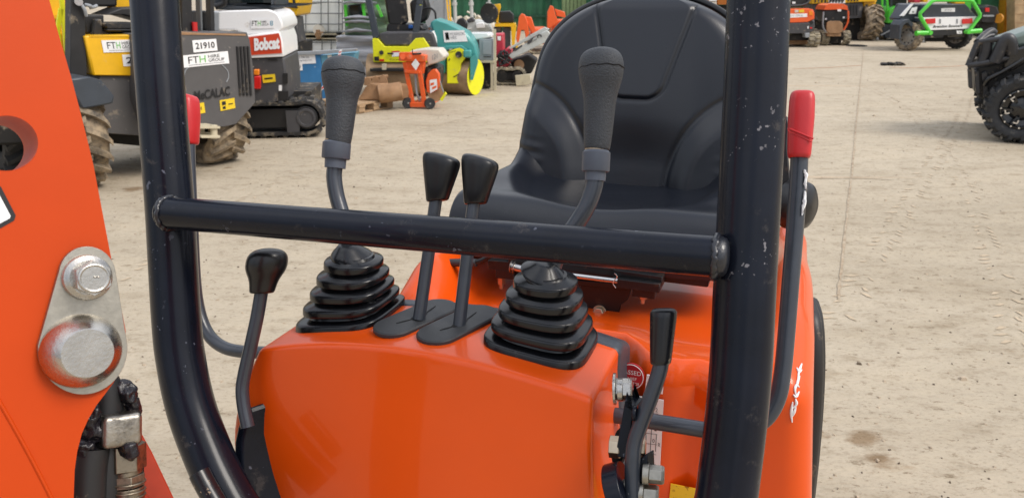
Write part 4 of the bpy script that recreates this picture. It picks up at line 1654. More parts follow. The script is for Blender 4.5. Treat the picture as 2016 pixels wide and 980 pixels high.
sticker(D, ((432, 198), (461, 193), (463, 213), (434, 219)), -.242, [('#', .12, .5, .38, .85, 0), ('#', .15, .12, .35, .38, 0), ('#', .55, .45, .85, .55, 0)], base='yellowsticker', parent=cw)
mb = MB()
put_text(mb, 'MeCALAC', D.px(383, 199, -.246), D.px(453, 188, -.246), D.px(382, 180, -.246), (0, -.003, 0), 0, 0, .025)
mb.build("maker_lettering", 'ink', cw, smooth=0)
mb = MB()
for q in (((437, 128), (448, 140), (450, 152), (446, 162)), ((362, 150), (366, 138), (374, 131))):
    mb.tube([D.px(x, y, -.242) for x, y in q], .004, n=6, sm=4)
mb.build("scratch", 'greysteel', cw)
mb = D.rect(393, 249, 434, 253.5, -.46, -.24)
D.rect(396, 267, 434, 272, -.46, -.24, mb)
D.rect(393, 250, 403, 271, -.32, -.24, mb)
mb.cyl(D.px(421, 246, -.42), D.px(421, 273, -.42), .028, n=16)
D.rect(384, 255, 396, 266, -.28, .1, mb)
mb.build("tow_hitch", 'beige', r, bevel=.004)
mb = D.slab([(206, 262), (300, 264), (470, 246), (470, 268), (300, 290), (220, 282)], .25, .9)
mb.build("axle_case", 'bdark', r)
mb = MB()
mb.cyl(D.px(383, 44, .1), D.px(384, 63, .1), .022, n=16)
mb.build("extinguisher", 'taillight', r)
for x0, x1, m in ((356, 376, 'bblack'), (392, 396, 'cage'), (412, 420, 'bblack')):
    mb = D.slab([(x0, -50), (x1, -50), (x1 + 3, 63), (x0 + 4, 63)], .12, .2)
    mb.build("upright", m, r)
mb = D.rect(396, 22, 420, 60, .25, .45)
mb.build("control_box", 'bblack', r, bevel=.01)
RW = .42
mb = MB()
c_ = D.pz(180, 362, 0) + Vector((-.10, 0, 0))
tyre(mb, (c_.x, .08, RW), (1, 0, 0), RW, .34, .2, 18, .05, 'ag', flip=1)
w_ = mb.build("wheel", 'tyre', r, smooth=30)
mb = MB()
rim(mb, (c_.x, .08, RW), (1, 0, 0), .205, .34)
mb.build("rim", 'byellow', w_)
mb = MB()
c_ = D.pz(445, 317, 0)
c_.y = .125
RW2 = .335
tyre(mb, (c_.x - .06, c_.y, RW2), (1, .1, 0), RW2, .36, .16, 15, .045, 'ag', flip=1)
w_ = mb.build("wheel", 'tyre', r, smooth=30)
mb = MB()
rim(mb, (c_.x - .06, c_.y, RW2), (1, .1, 0), .165, .34)
mb.build("rim", 'byellow', w_)

# ---- white tracked excavator with the orange badge
Bx = Thing("tracked_excavator", "white tracked excavator with an orange badge panel and rubber track", "excavator", on(575, 273), rad(6))
r = Bx.root
mb = Bx.slab([(405, 26), (420, 22), (527, 19), (540, 23), (549, 31), (556, 46), (557, 57), (552, 60), (548, 66), (484, 68), (462, 60), (405, 60)], .05, .95)
cowl = mb.build("engine_cowl", 'bwhite', r, bevel=.03, smooth=50)
mb = Bx.slab([(430, 66), (482, 70), (550, 63), (556, 80), (559, 112), (497, 115), (430, 118)], .02, .9)
mb.build("lower_cowl", 'bwhite', r, bevel=.01)
mb = Bx.slab([(488, 74), (549, 66), (553, 82), (555, 105), (495, 109), (488, 92)], .012, .03)
bd = mb.build("badge_panel", 'bobred', r)
mb = MB()
put_text(mb, 'Bobcat', Bx.px(501, 101, .006), Bx.px(551, 97, .006), Bx.px(500, 76, .006), (0, -.002, 0), 0, 0, .055)
mb.build("lettering", 'white', bd, smooth=0)
sticker(Bx, ((494, 39), (540, 38), (540, 56), (494, 57)), .046, [('FT', .05, .3, .28, .85, 0), ('H', .30, .3, .42, .85, 1), ('HIRE', .46, .60, .68, .85, 0), ('GROUP', .46, .3, .76, .53, 0), ('8', .82, .28, .95, .82, 2)], parent=cowl, inks=('ink', 'greenink', 'bluelight'))
mb = Bx.slab([(470, 116), (559, 113), (563, 140), (567, 196), (540, 205), (480, 205)], .04, .9)
ct = mb.build("counterweight", 'bgrey', r, bevel=.02)
mb = Bx.rect(528, 114, 546, 119, .03, .06)
mb.build("grab_slot", 'bblack', ct)
mb = Bx.rect(557, 145, 566, 165, .03, .06)
mb.build("side_slot", 'bblack', ct)
mb = Bx.rect(548, 180, 567, 198, .03, .06)
mb.build("side_slot", 'bblack', ct)
sticker(Bx, ((516, 148), (541, 146), (543, 161), (518, 164)), .036, [('#', .15, .4, .8, .6, 0)], base='yellowsticker', parent=ct)
mb = Bx.rect(499, 137, 510, 149, .0, .05)
mb.build("indicator", 'amber', ct, bevel=.01)
mb = Bx.rect(500, 150, 513, 176, .0, .05)
mb.build("tail_light", 'taillight', ct, bevel=.01)
sticker(Bx, ((549, 168), (555, 168), (555, 179), (549, 179)), .036, [], parent=ct)
mb = Bx.slab([(420, -90), (545, -90), (541, 17), (528, 18), (424, 20), (418, 10)], .10, .9)
cab = mb.build("cab", 'bowser', r, bevel=.03)
mb = Bx.rect(446, -80, 534, 6, .088, .10)
mb.build("window", 'glassdark', cab)
mb = MB()
mb.tube([Bx.px(430, -40, .06), Bx.px(442, -5, .06), Bx.px(440, 8, .06), Bx.px(424, 14, .06)], .03, n=12)
mb.build("mirror_arm", 'bblack', cab)
mb = Bx.rect(418, 24, 431, 62, .03, .06)
mb.build("vent_panel", 'greysteel', r, bevel=.01)
# track
zt = Bx.px(600, 210, .15).z
x1 = Bx.px(641, 240, .15).x
x0 = Bx.px(440, 240, .15).x
mb = MB()
rr_ = .172
rubber_track(mb, stadium(x0, x1, 0.03, rr_), 0.02, .34, .03, .03, .11)
tk = mb.build("track", 'track', r, smooth=30)
mb = MB()
mb.box(((x0 + x1) / 2 - .08, 0.16, .195), (abs(x1 - x0) - .30, .20, .20))
mb.cyl((x1 - rr_, .03, rr_ + .03), (x1 - rr_, .32, rr_ + .03), rr_ - .055, n=30)
mb.cyl((x0 + rr_, .03, rr_ + .03), (x0 + rr_, .32, rr_ + .03), rr_ - .055, n=30)
tf = mb.build("track_frame", 'bblack', tk, bevel=.01, smooth=30)
mb = MB()
mb.lathe([(rr_ - .075, 0), (rr_ - .08, .012), (rr_ - .10, .012), (rr_ - .105, .004), (.0001, .004)], (x1 - rr_, .028, rr_ + .03), (0, -1, 0), 30)
mb.prism([Bx.px(x, y, .025) for x, y in ((562, 218), (590, 218), (590, 264), (566, 262))], (0, .01, 0))
mb.build("motor_cover", 'bgrey', tf, smooth=30)
mb = MB()
rubber_track(mb, stadium(x0 - .6, x1 - .6, 0.03, rr_), 1.25, 1.57, .03, .03, .11)
mb.box(((x0 + x1) / 2, .8, .32), (.7, .8, .2))
mb.build("far_track", 'track', r, smooth=30)
# interior through the cab of the machine behind the grey cover
# ---- yellow and black excavator peeping out behind it
Y_ = Thing("digger", "yellow and black digger standing between the white excavator and the caged tank", "excavator", on(572, 190), 0)
r = Y_.root
mb = Y_.slab([(538, -60), (600, -60), (588, 0), (586, 15), (582, 33), (560, 32), (545, 20)], .0, .8)
bdy = mb.build("engine_cover", 'byellow', r, bevel=.03)
mb = Y_.slab([(546, -30), (572, -30), (583, 12), (586, 16), (562, 14), (544, 8)], -.012, .0)
Y_.slab([(543, 8), (586, 14), (586, 17), (543, 13)], -.02, .0, mb)
mb.build("cover_recess", 'bblack', bdy)
mb = Y_.slab([(552, -26), (568, -26), (576, 6), (556, 4)], -.02, -.012)
mb.build("inner_panel", 'byellow', bdy)
mb = Y_.slab([(550, 33), (582, 34), (585, 60), (589, 84), (566, 84), (556, 60)], .1, .5)
mb.build("dark_column", 'bgrey', r, bevel=.01)
mb = Y_.rect(500, 84, 588, 186, .1, .9)
mb.build("undercarriage", 'bdark', r, bevel=.02)

# ---- caged tanks, one on the other


def caged_tank(name, label, org, x0, x1, yt, yb, cols, rows, pallet, group, dep=1.0, base=None):
    T = Thing(name, label, "tank", org, 0, group)
    mb = MB()
    a, b = T.px(x0, yb, .03), T.px(x1, yt, .03)
    mb.rbox(((a.x + b.x) / 2, .03 + dep / 2, (a.z + b.z) / 2), (abs(b.x - a.x) / 2, dep / 2, abs(b.z - a.z) / 2), .06, n=2, seg=3)
    bt = mb.build("bottle", 'ibc', T.root, smooth=50)
    mb = MB()
    cg = MB()
    for x in cols:
        cg.tube([T.px(x, yt, 0), T.px(x, yb, 0)], .008, n=8, sm=0)
    for y in rows:
        cg.tube([T.px(x0, y, -.01), T.px(x1, y, -.01)], .008, n=8, sm=0)
        cg.tube([T.px(x1, y, -.01), T.px(x1, y, -.01) + Vector((0, dep, 0))], .008, n=8, sm=0)
    for k in range(5):
        cg.tube([T.px(x1, yt, -.01) + Vector((.0, k * dep / 4, 0)), T.px(x1, yb, -.01) + Vector((.0, k * dep / 4, 0))], .008, n=8, sm=0)
    cg.build("cage", 'cage', T.root)
    if pallet:
        pb = MB()
        a, b = T.px(x0 - 3, yb, 0), T.px(x1, yb + 12, 0)
        pb.box(((a.x + b.x) / 2, dep / 2, a.z - .015), (abs(b.x - a.x), dep, .03))
        for u in (.06, .5, .94):
            pb.box((a.x + (b.x - a.x) * u, dep / 2, (a.z + b.z) / 2), (.09, dep, abs(a.z - b.z)))
        pb.box(((a.x + b.x) / 2, dep / 2, b.z + .012), (abs(b.x - a.x), dep, .02))
        pb.build("pallet_base", 'beige', T.root)
        vb = MB()
        c_ = T.px(628, 66, -.03)
        vb.cyl(T.px(628, 60, .04), T.px(628, 60, -.02), .10, n=24)
        vv = vb.build("filler_boss", 'cream', T.root)
        vb = MB()
        vb.cyl(c_, c_ + Vector((0, -.12, -.02)), .045, n=16)
        vb.cyl(c_ + Vector((0, -.06, .06)), c_ + Vector((0, -.06, -.09)), .035, n=16)
        vb.box(c_ + Vector((.04, -.10, .02)), (.12, .02, .025))
        vb.build("valve", 'rubrust', T.root)
    return T


og = on(628, 147)
low = caged_tank("caged_tank", "low white caged liquid tank under the taller one and behind the blue skip", og + Vector((0, 0, 0)), 588, 668, 80, 146, (594, 612, 634, 652), (84, 104, 125), False, "caged liquid tanks")
top_ = caged_tank("caged_tank", "tall white caged liquid tank standing on top of a lower one", og + Vector((0, 0, low.px(628, 78).z)), 583, 674, -70, 66, (589, 602, 632, 646, 667), (-45, -20, 5, 27, 48, 64), True, "caged liquid tanks")

# ---- blue skip
S_ = Thing("steel_skip", "blue steel skip with white hire stickers beside the rubber track", "skip", on(605, 207), 0)
r = S_.root
mb = MB()
f_ = [(560, 109), (630, 107), (642, 204), (568, 200)]
mb.prism(S_.pg(f_), (0, .30, 0))
sb = mb.build("skip_body", 'bluesteel', r, bevel=.008)
mb = MB()
g_ = [(631, 110), (700, 104), (684, 190), (650, 206), (643, 204)]
mb.prism(S_.pg(g_, .01), (0, .28, 0))
mb.build("end_panel", 'bluelight', sb, bevel=.006)
mb = S_.slab([(566, 197), (642, 201), (643, 208), (567, 204)], -.02, .8)
mb.build("base_flange", 'bluelight', sb)
mb = S_.slab([(556, 104), (622, 101), (702, 96), (702, 101), (630, 108), (556, 110)], -.03, .04)
mb.build("rim", 'greysteel', r, bevel=.005)
mb = S_.rect(648, 207, 690, 209, .0, .7)
mb.build("skid", 'bdark', r)
sticker(S_, ((562, 109), (620, 107), (622, 125), (563, 128)), -.002, [('FT', .03, .3, .10, .85, 2), ('H', .11, .28, .22, .86, 1), ('01925 398 306', .28, .60, .80, .82, 2), ('fthhiregroup.com', .28, .26, .88, .48, 2)], parent=sb, inks=('ink', 'greenink', 'greyink'))
sticker(S_, ((569, 128), (595, 126), (596, 139), (570, 140)), -.002, [('20747', .10, .28, .90, .75, 0)], parent=sb)
sticker(S_, ((618, 189), (640, 164), (643, 168), (622, 193)), -.002, [('#', .10, .2, .24, .8, 0), ('#', .38, .2, .52, .8, 0), ('#', .66, .2, .80, .8, 0)], parent=sb, inks=('taillight',))
sticker(S_, ((668, 99), (674, 97), (670, 113), (664, 114)), -.032, [('#', .1, .6, .9, .75, 0), ('#', .1, .2, .9, .35, 0)], parent=sb, inks=('taillight',))
sticker(S_, ((645, 108), (653, 108), (653, 114), (645, 114)), -.002, [], base='cream', parent=sb)

# ---- shrink-wrapped machine behind the skip
W_ = Thing("wrapped_load", "bulky load in grey shrink wrap with green showing through beside the roller", "load", on(712, 165), 0)
r = W_.root
M['wrapfilm'] = mat('grey_shrink_wrap', (.27, .28, .31), .20, coat=.5, nz=.6, ns=1.6, stretch=(.5, 1, 6), bump=.6, bs=5)
M['wrapgreen'] = mat('wrapped_green_machine', (.13, .20, .115), .22, coat=.4, nz=.8, ns=1.6, stretch=(.8, 1, 4), bump=.6, bs=5)


def wrap_def(c, amp):
    def f(p):
        n = math.sin(p[2] * 19 + p[0] * 2.0) * amp + math.sin(p[2] * 43 - p[0] * 5) * amp * .5
        return (p[0] * (1 + n * .12), p[1] - n * .5, p[2])
    return f


a, b = W_.px(664, 168, 0), W_.px(752, 72, 0)
mb = MB()
mb.rbox(((a.x + b.x) / 2, .55, b.z / 2 + .03), ((b.x - a.x) / 2, .5, b.z / 2 - .02), .07, n=14, seg=3, deform=wrap_def(0, .05))
mb.build("wrap", 'wrapfilm', r, smooth=50)
a2, b2 = W_.px(676, 76, .1), W_.px(762, -60, .1)
mb = MB()
mb.rbox(((a2.x + b2.x) / 2, .60, (a2.z + b2.z) / 2), ((b2.x - a2.x) / 2, .42, (b2.z - a2.z) / 2), .08, n=14, seg=3, deform=wrap_def(0, .04))
wr = mb.build("upper_wrap", 'wrapgreen', r, smooth=50)
mb = W_.slab([(684, 10), (712, 8), (714, 30), (688, 31)], .08, .14)
mb.build("cab_window", 'glassdark', wr, bevel=.02)
for q in ((680, 10, 683, 52), (714, 6, 718, 34), (742, 10, 752, 34)):
    mb = MB()
    mb.beam(W_.px(q[0], q[1], .10), W_.px(q[2], q[3], .10), .04, .04, up=(0, 1, 0))
    mb.build("frame_post", 'green', wr)
for y in (4, 34, 42, 60):
    mb = MB()
    mb.tube([W_.px(674, y + 3, .06), W_.px(700, y, .05), W_.px(742, y + 2, .06)], [.012, .03, .012], n=8, sm=5, wob=.3)
    mb.build("wrap_fold", 'wrapfilm', wr)

# ---- tandem roller, lime yellow and teal
Rr = Thing("road_roller", "lime yellow and teal tandem road roller with brown drums", "roller", on(935, 187), 0)
r = Rr.root
mb = Rr.slab([(733, 76), (744, 77), (757, 92), (804, 92), (818, 76), (834, 75), (846, 93), (852, 112), (852, 123), (735, 123)], -.25, .35)
pn = mb.build("rear_panel", 'hiyellow', r, bevel=.015)
mb = MB()
mb.cyl(Rr.px(751, 104, -.252), Rr.px(751, 104, -.262), .030, n=20)
mb.build("filler_hole", 'bblack', pn)
mb = Rr.rect(737, 112, 746, 120, -.26, -.25)
mb.build("reflector_plate", 'bblack', pn)
mb = Rr.rect(747, 117, 756, 121, -.262, -.25)
mb.build("tail_light", 'taillight', pn)
sticker(Rr, ((771, 101), (787, 100), (788, 111), (772, 112)), -.252, [('#', .0, .75, 1.0, 1.0, 1)], parent=pn, inks=('ink', 'taillight'))
mb = MB()
mb.beam(Rr.px(763, 105.5, -.27), Rr.px(774, 106, -.27), .02, .016, up=(0, 1, 0))
mb.build("latch", 'bblack', pn)
mb = MB()
put_text(mb, 'FTH hire', Rr.px(768, 120, -.254), Rr.px(787, 119, -.254), Rr.px(768, 116, -.254), (0, -.002, 0))
mb.build("small_lettering", 'ink', pn, smooth=0)
mb = Rr.slab([(744, 68), (760, 63), (843, 62), (853, 66), (862, 96), (848, 96), (842, 90), (758, 92), (746, 78)], -.22, .55)
mb.build("tank", 'bgrey', r, bevel=.03)
mb = Rr.slab([(757, 2), (764, -30), (792, -30), (799, 10), (803, 44), (796, 49), (764, 47)], -.05, .08)
mb.build("seat_back", 'bblack', r, bevel=.03)
mb = Rr.slab([(762, 47), (830, 50), (838, 62), (760, 62)], -.05, .5)
mb.build("seat_base", 'bblack', r, bevel=.02)
mb = Rr.rect(804, 50, 812, 57, -.1, .1)
mb.build("blue_bag", 'blue', r, bevel=.01)
for q in ((720, -60, 726, 0, 741, 76), (829, -60, 826, 10, 817, 76)):
    mb = MB()
    for i in (0, 2):
        mb.beam(Rr.px(q[i], q[i + 1], -.18), Rr.px(q[i + 2], q[i + 3], -.18), .085, .07, up=(0, 1, 0))
    mb.build("roll_post", 'bowser', r, bevel=.01)
mb = MB()
mb.beam(Rr.px(829, -20, -.20), Rr.px(828, 12, -.20), .03, .02, up=(0, 1, 0))
mb.build("hi_vis_strip", 'hiviz', r)
mb = Rr.slab([(806, 6), (822, -10), (838, -10), (846, 20), (840, 40), (826, 48), (810, 44)], .15, .4)
mb.build("steering_console", 'bblack', r, bevel=.03)
mb = MB()
mb.tube([Rr.px(832, 18, .1), Rr.px(846, 16, .1), Rr.px(856, 24, .1), Rr.px(858, 38, .1)], .014, n=8)
mb.build("steering_wheel", 'bblack', r)
sticker(Rr, ((842, 56), (850, 47), (856, 55), (847, 66)), -.1, [], parent=r, base='bluelight')
mb = MB()
mb.tube([Rr.px(851, 62, -.12), Rr.px(856, 76, -.12), Rr.px(857, 95, -.12)], .028, n=12)
mb.build("white_hose", 'bwhite', r)
# rear drum and scraper
mb = Rr.rect(728, 135, 806, 141, -.36, -.05)
Rr.rect(735, 124, 800, 134, -.1, .3, mb)
mb.build("scraper_beam", 'bblack', r, bevel=.008)
mb = Rr.rect(752, 126, 760, 138, -.38, -.35)
mb.build("clip", 'beige', r)
a, b = Rr.px(724, 195, -.25), Rr.px(845, 195, -.25)
rd = .285
mb = MB()
mb.cyl((a.x, .0, rd), (b.x, .0, rd), rd, n=48)
mb.build("rear_drum", 'drum', r, smooth=30)
# front half turned to the right
mb = Rr.slab([(846, 46), (856, 38), (868, 42), (886, 48), (905, 58), (921, 66), (930, 78), (937, 92), (941, 112), (940, 124), (933, 132), (926, 122), (920, 100), (902, 93), (884, 94), (878, 104), (878, 146), (864, 146), (860, 110), (858, 80)], -.12, .55)
hd = mb.build("front_hood", 'teal', r, bevel=.03, smooth=40)
mb = Rr.slab([(860, 96), (880, 91), (908, 90), (920, 98), (920, 101), (904, 96), (886, 97), (866, 104)], -.16, -.1)
mb.build("hood_lip", 'teal', hd, bevel=.008)
mb = Rr.rect(912, 99, 928, 114, -.22, -.1)
mb.build("side_box", 'teal', hd, bevel=.02)
sticker(Rr, ((872, 61), (914, 60), (921, 82), (875, 84)), -.122, [('#', .08, .22, .24, .84, 0), ('#', .12, .32, .20, .70, 1), ('MORRISON', .30, .55, .95, .82, 2), ('HIRE', .30, .25, .56, .50, 2)], parent=hd, inks=('ink', 'yellowsticker', 'greyink'))
mb = Rr.slab([(880, 103), (905, 93), (912, 97), (920, 110), (908, 126), (905, 165), (880, 165)], -.16, .1)
fr_ = mb.build("front_fork", 'hiyellow', r, bevel=.01)
mb = MB()
mb.cyl(Rr.px(903, 108, -.162), Rr.px(903, 108, -.18), .045, n=20)
mb.build("fork_boss", 'bblack', fr_)
mb = MB()
put_text(mb, 'AMMANN', Rr.px(881, 106, -.164), Rr.px(897, 102, -.164), Rr.px(881, 103, -.164), (0, -.002, 0))
mb.beam(Rr.px(893, 152, -.165), Rr.px(904, 146, -.165), .012, .006, up=(0, 1, 0))
mb.beam(Rr.px(883, 120, -.165), Rr.px(886, 116, -.165), .012, .006, up=(0, 1, 0))
mb.build("fork_marks", 'ink', fr_, smooth=0)
# front drum: axis turned towards the viewer's right
cR = Rr.px(936, 153, 0)
ax = Vector((.90, -.43, 0)).normalized()
Rd = .252
cR.z = Rd
mb = MB()
p1 = Vector((cR.x, cR.y, Rd))
p0 = p1 - ax * .80
mb.cyl(p0, p1, Rd, n=56, caps=False)
mb.lathe([(Rd, 0), (Rd, .004), (Rd * .92, .004), (Rd * .90, -.03)], p1, ax, 56)
fd = mb.build("front_drum", 'drum', r, smooth=35)
mb = MB()
mb.lathe([(Rd * .995, .006), (Rd * .90, .008), (Rd * .86, -.02), (Rd * .78, -.09), (Rd * .3, -.11), (.0001, -.11)], p1, ax, 56)
mb.build("drum_end", 'hiyellow', fd, smooth=30)
mb = MB()
mb.cyl(Rr.px(874, 174, .10), Rr.px(874, 174, .10) + ax * .03, .18, n=40)
mb.build("drum_flange", 'hiyellow', fd)
mb = Rr.slab([(926, 112), (938, 108), (941, 124), (931, 158), (926, 158)], -.20, -.14)
mb.build("drum_arm", 'teal', hd)

# ---- rusty bucket on a pallet
Pl = Thing("pallet", "weathered wooden pallet under the brown digger bucket", "pallet", on(735, 220), facing(on(735, 220), on(800, 208)))
zp = .12
mb = MB()
p_ = [Pl.px(x, y, 0) for x, y in ((703, 206), (800, 194))]
Lx = .62
for k in range(7):
    mb.box((.06 + 0 * k, .05 + k * .105, zp - .011), (Lx, .085, .020))
for u in (-.19, .06, .31):
    mb.box((u, .36, zp - .032), (.10, .74, .022))
    for v in (.06, .36, .66):
        mb.box((u, v, .052), (.10, .12, .062))
mb.box((.06, .06, .012), (Lx, .09, .018))
mb.box((.06, .66, .012), (Lx, .09, .018))
mb.build("deck", 'wood', Pl.root)
Bk = Thing("digger_bucket", "brown rusty digger bucket lying on the wooden pallet", "bucket", on(735, 220) + Vector((0, 0, zp)), 0)
r = Bk.root
mb = MB()
bo = Bk.px(704, 207, .10)
prof_ = [(703, 206), (708, 190), (718, 172), (728, 163), (741, 167), (746, 184), (743, 208)]
e0 = [Bk.px(x, y, .10) for x, y in prof_]
for q in e0:
    q.z = max(q.z, .004)
e1 = [p + Vector((.40, .16, -.02 if p.z > .1 else 0)) for p in e0]
mb.rings([e0, e1])
mb.build("shell", 'rubrust', r, bevel=.012, smooth=40)
mb = MB()
mb.cyl(Bk.px(742, 188, .02) + Vector((0, .10, .0)), Bk.px(788, 183, .02) + Vector((0, .16, 0)), .115, n=32)
mb.build("rolled_back", 'rubrust', r, smooth=40, bevel=.01)
mb = MB()
for x0, y0 in ((722, 160), (737, 158), (752, 155)):
    q = [(x0 - 6, y0 + 8), (x0 - 4, y0 - 5), (x0 + 3, y0 - 8), (x0 + 9, y0 - 2), (x0 + 12, y0 + 12)]
    mb.prism([Bk.px(x, y, .22) for x, y in q], (0, .03, 0))
mb.cyl(Bk.px(716, 156, .24), Bk.px(764, 150, .24), .02, n=14)
mb.build("ear", 'rubrust', r, bevel=.004)

# ---- orange floor saw
Fs = Thing("floor_saw", "orange walk-behind floor saw with cream tank and blade guard", "saw", on(826, 214), rad(-8))
r = Fs.root
mb = MB()
for q in ((797, 122, 813, 206), (824, 124, 836, 206)):
    mb.beam(Fs.px(q[0], q[1], 0), Fs.px(q[2], q[3], 0), .052, .05, up=(0, 1, 0))
mb.beam(Fs.px(808, 206, 0), Fs.px(840, 206, 0), .07, .06)
mb.beam(Fs.px(799, 140, 0), Fs.px(828, 142, 0), .10, .04)
mb.beam(Fs.px(812, 205, .0), Fs.px(812, 205, 0) + Vector((.05, .42, 0)), .05, .05)
mb.beam(Fs.px(838, 205, .0), Fs.px(838, 205, 0) + Vector((.05, .42, 0)), .05, .05)
mb.build("frame", 'borange', r, bevel=.006)
mb = Fs.slab([(785, 104), (812, 104), (838, 110), (837, 122), (785, 121)], -.05, .06)
Fs.slab([(797, 122), (836, 122), (833, 146), (803, 146)], -.02, .06, mb)
mb.build("control_box", 'borange', r, bevel=.008)
for x in (793, 806):
    mb = MB()
    mb.cyl(Fs.px(x, 112, -.05), Fs.px(x, 112, -.07), .035, n=20)
    mb.build("dial", 'borange', r)
mb = MB()
mb.beam(Fs.px(812, 107, -.10), Fs.px(829, 106, -.10), .022, .022)
mb.beam(Fs.px(812, 97, -.10), Fs.px(812, 106, -.10), .010, .010)
mb.build("handle_grip", 'bblack', r)
sticker(Fs, ((818, 116), (826, 126), (819, 139), (810, 127)), -.055, [], parent=r)
mb = Fs.slab([(806, 101), (836, 96), (864, 97), (875, 112), (866, 122), (842, 130), (838, 112), (808, 108)], .06, .36)
tk = mb.build("water_tank", 'cream', r, bevel=.03, smooth=50)
mb = MB()
put_text(mb, '121', Fs.px(851, 119, .052), Fs.px(861, 115, .052), Fs.px(851, 109, .052), (0, -.002, 0))
mb.build("hand_marking", 'greyink', tk, smooth=0)
mb = Fs.slab([(834, 134), (850, 128), (862, 134), (860, 168), (842, 186), (834, 170)], .12, .5)
mb.build("engine", 'bblack', r, bevel=.02)
mb = Fs.slab([(838, 160), (842, 146), (851, 137), (858, 137), (864, 146), (866, 168), (860, 178), (848, 184), (840, 182)], .0, .07)
mb.build("blade_guard", 'borange', r, bevel=.01)
sticker(Fs, ((846, 158), (860, 156), (861, 176), (847, 184)), -.004, [('#', .1, .55, .6, .75, 0), ('#', .3, .2, .9, .4, 0)], parent=r, inks=('borange',))
mb = MB()
mb.cyl(Fs.px(858, 184, .03), Fs.px(858, 184, .06), .10, n=36)
mb.build("blade", 'rubrust', r)
mb = Fs.slab([(866, 196), (876, 182), (878, 186), (870, 200)], .0, .05)
mb.build("pointer", 'hiyellow', r)
mb = MB()
mb.tube([Fs.px(858, 137, .02), Fs.px(866, 160, .02), Fs.px(873, 182, .02)], .008, n=8)
mb.tube([Fs.px(818, 146, .02), Fs.px(820, 180, .0), Fs.px(826, 198, .02)], .016, n=8)
mb.build("cable", 'greysteel', r)
for x, y in ((803, 203), (846, 204)):
    mb = MB()
    c_ = Fs.px(x, y, -.02)
    rw = max(.055, c_.z)
    mb.lathe([(rw * .55, -.025), (rw * .95, -.025), (rw, -.012), (rw, .012), (rw * .95, .025), (rw * .55, .025)], (c_.x, c_.y, rw), (.5, -.87, 0), 28)
    w_ = mb.build("wheel", 'tyreclean', r, smooth=30)
    mb = MB()
    mb.lathe([(rw * .56, .016), (rw * .3, .02), (.0001, .03)], (c_.x, c_.y, rw), (.5, -.87, 0), 24)
    mb.build("hub", 'greyrim', w_)

# ---- grey cabinet on legs
Cb = Thing("metal_cabinet", "grey metal cabinet on legs beside the yellow drum", "cabinet", on(958, 178), rad(-6))
r = Cb.root
mb = Cb.rect(943, 77, 970, 120, 0, .4)
bx = mb.build("box", 'greysteel', r, bevel=.012)
mb = Cb.rect(950, 82, 968, 108, -.008, 0)
mb.build("door", 'greysteel', bx, bevel=.004)
mb = Cb.rect(952, 111, 967, 113, -.012, 0)
mb.build("door_handle", 'bgrey', bx)
mb = Cb.slab([(922, 66), (962, 66), (967, 74), (940, 79), (924, 74)], .0, .4)
mb.build("white_cover", 'bwhite', r, bevel=.02)
mb = Cb.rect(942, 120, 972, 124, -.03, .45)
for x in (968, 974):
    mb.beam(Cb.px(x, 58 if x == 974 else 122, 0), Cb.px(x + 1, 178, 0), .035, .035, up=(0, 1, 0))
mb.beam(Cb.px(944, 124, .4), Cb.px(944, 172, .4), .035, .035, up=(0, 1, 0))
mb.build("stand", 'beige', r)
mb = Cb.rect(944, 126, 966, 172, .12, .4)
mb.build("lower_box", 'bdark', r)

# ---- red micro digger with pale grey boom
Mr = Thing("micro_digger", "red micro digger with muddy tracks and a pale grey boom", "digger", on(1010, 169), rad(-4))
r = Mr.root
mb = Mr.slab([(971, 68), (990, 67), (991, 110), (986, 112), (972, 112)], .1, .5)
mb.build("tower", 'bred', r, bevel=.02)
sticker(Mr, ((979, 72), (986, 72), (986, 80), (980, 80)), .096, [], parent=r)
mb = Mr.slab([(972, 111), (990, 102), (1000, 94), (1006, 100), (1004, 126), (996, 134), (974, 132)], .12, .6)
mb.build("turret", 'bred', r, bevel=.02)
mb = MB()
for i in range(9):
    rg = random.Random(40 + i)
    mb.tube([Mr.px(rg.uniform(980, 1002), rg.uniform(98, 130), .08), Mr.px(rg.uniform(980, 1002), rg.uniform(100, 130), .04), Mr.px(rg.uniform(985, 1010), rg.uniform(100, 132), .08)], .014, n=8, sm=5)
mb.build("hoses", 'bblack', r)
mb = Mr.slab([(1000, 110), (1068, 64), (1077, 60), (1084, 68), (1074, 84), (1008, 117)], .05, .2)
bm_ = mb.build("boom", 'palegrey', r, bevel=.012)
mb = Mr.slab([(1002, 95), (1050, 66), (1072, 54), (1082, 58), (1068, 65), (1004, 98)], .08, .18)
mb.build("boom_rail", 'palegrey', r, bevel=.008)
mb = Mr.slab([(1038, 82), (1052, 72), (1046, 84), (1040, 88)], .042, .05)
mb.build("boom_slot", 'bgrey', bm_)
mb = Mr.slab([(1012, 98), (1028, 88), (1028, 92), (1014, 102)], .042, .05)
mb.build("boom_slot", 'bgrey', bm_)
mb = MB()
put_text(mb, 'Twiney', Mr.px(1038, 90, .040), Mr.px(1058, 80, .040), Mr.px(1036, 85, .040), (0, -.004, 0), 0, .2)
mb.tube([Mr.px(1062 + 4 * math.cos(t), 73 + 4 * math.sin(t), .045) for t in (2.6, 3.6, 4.6, 5.6, 6.4)], .010, n=6)
mb.build("lettering", 'bgrey', bm_, smooth=0)
mb = Mr.slab([(1004, 120), (1040, 108), (1058, 120), (1046, 146), (1012, 146)], .25, .7)
mb.build("engine", 'bdark', r, bevel=.03)
mb = MB()
mb.cyl(Mr.px(1022, 128, .22), Mr.px(1022, 128, .3), .08, n=24)
mb.build("filter", 'rubrust', r)
x0, x1 = Mr.px(972, 160, .0).x, Mr.px(1034, 160, .0).x
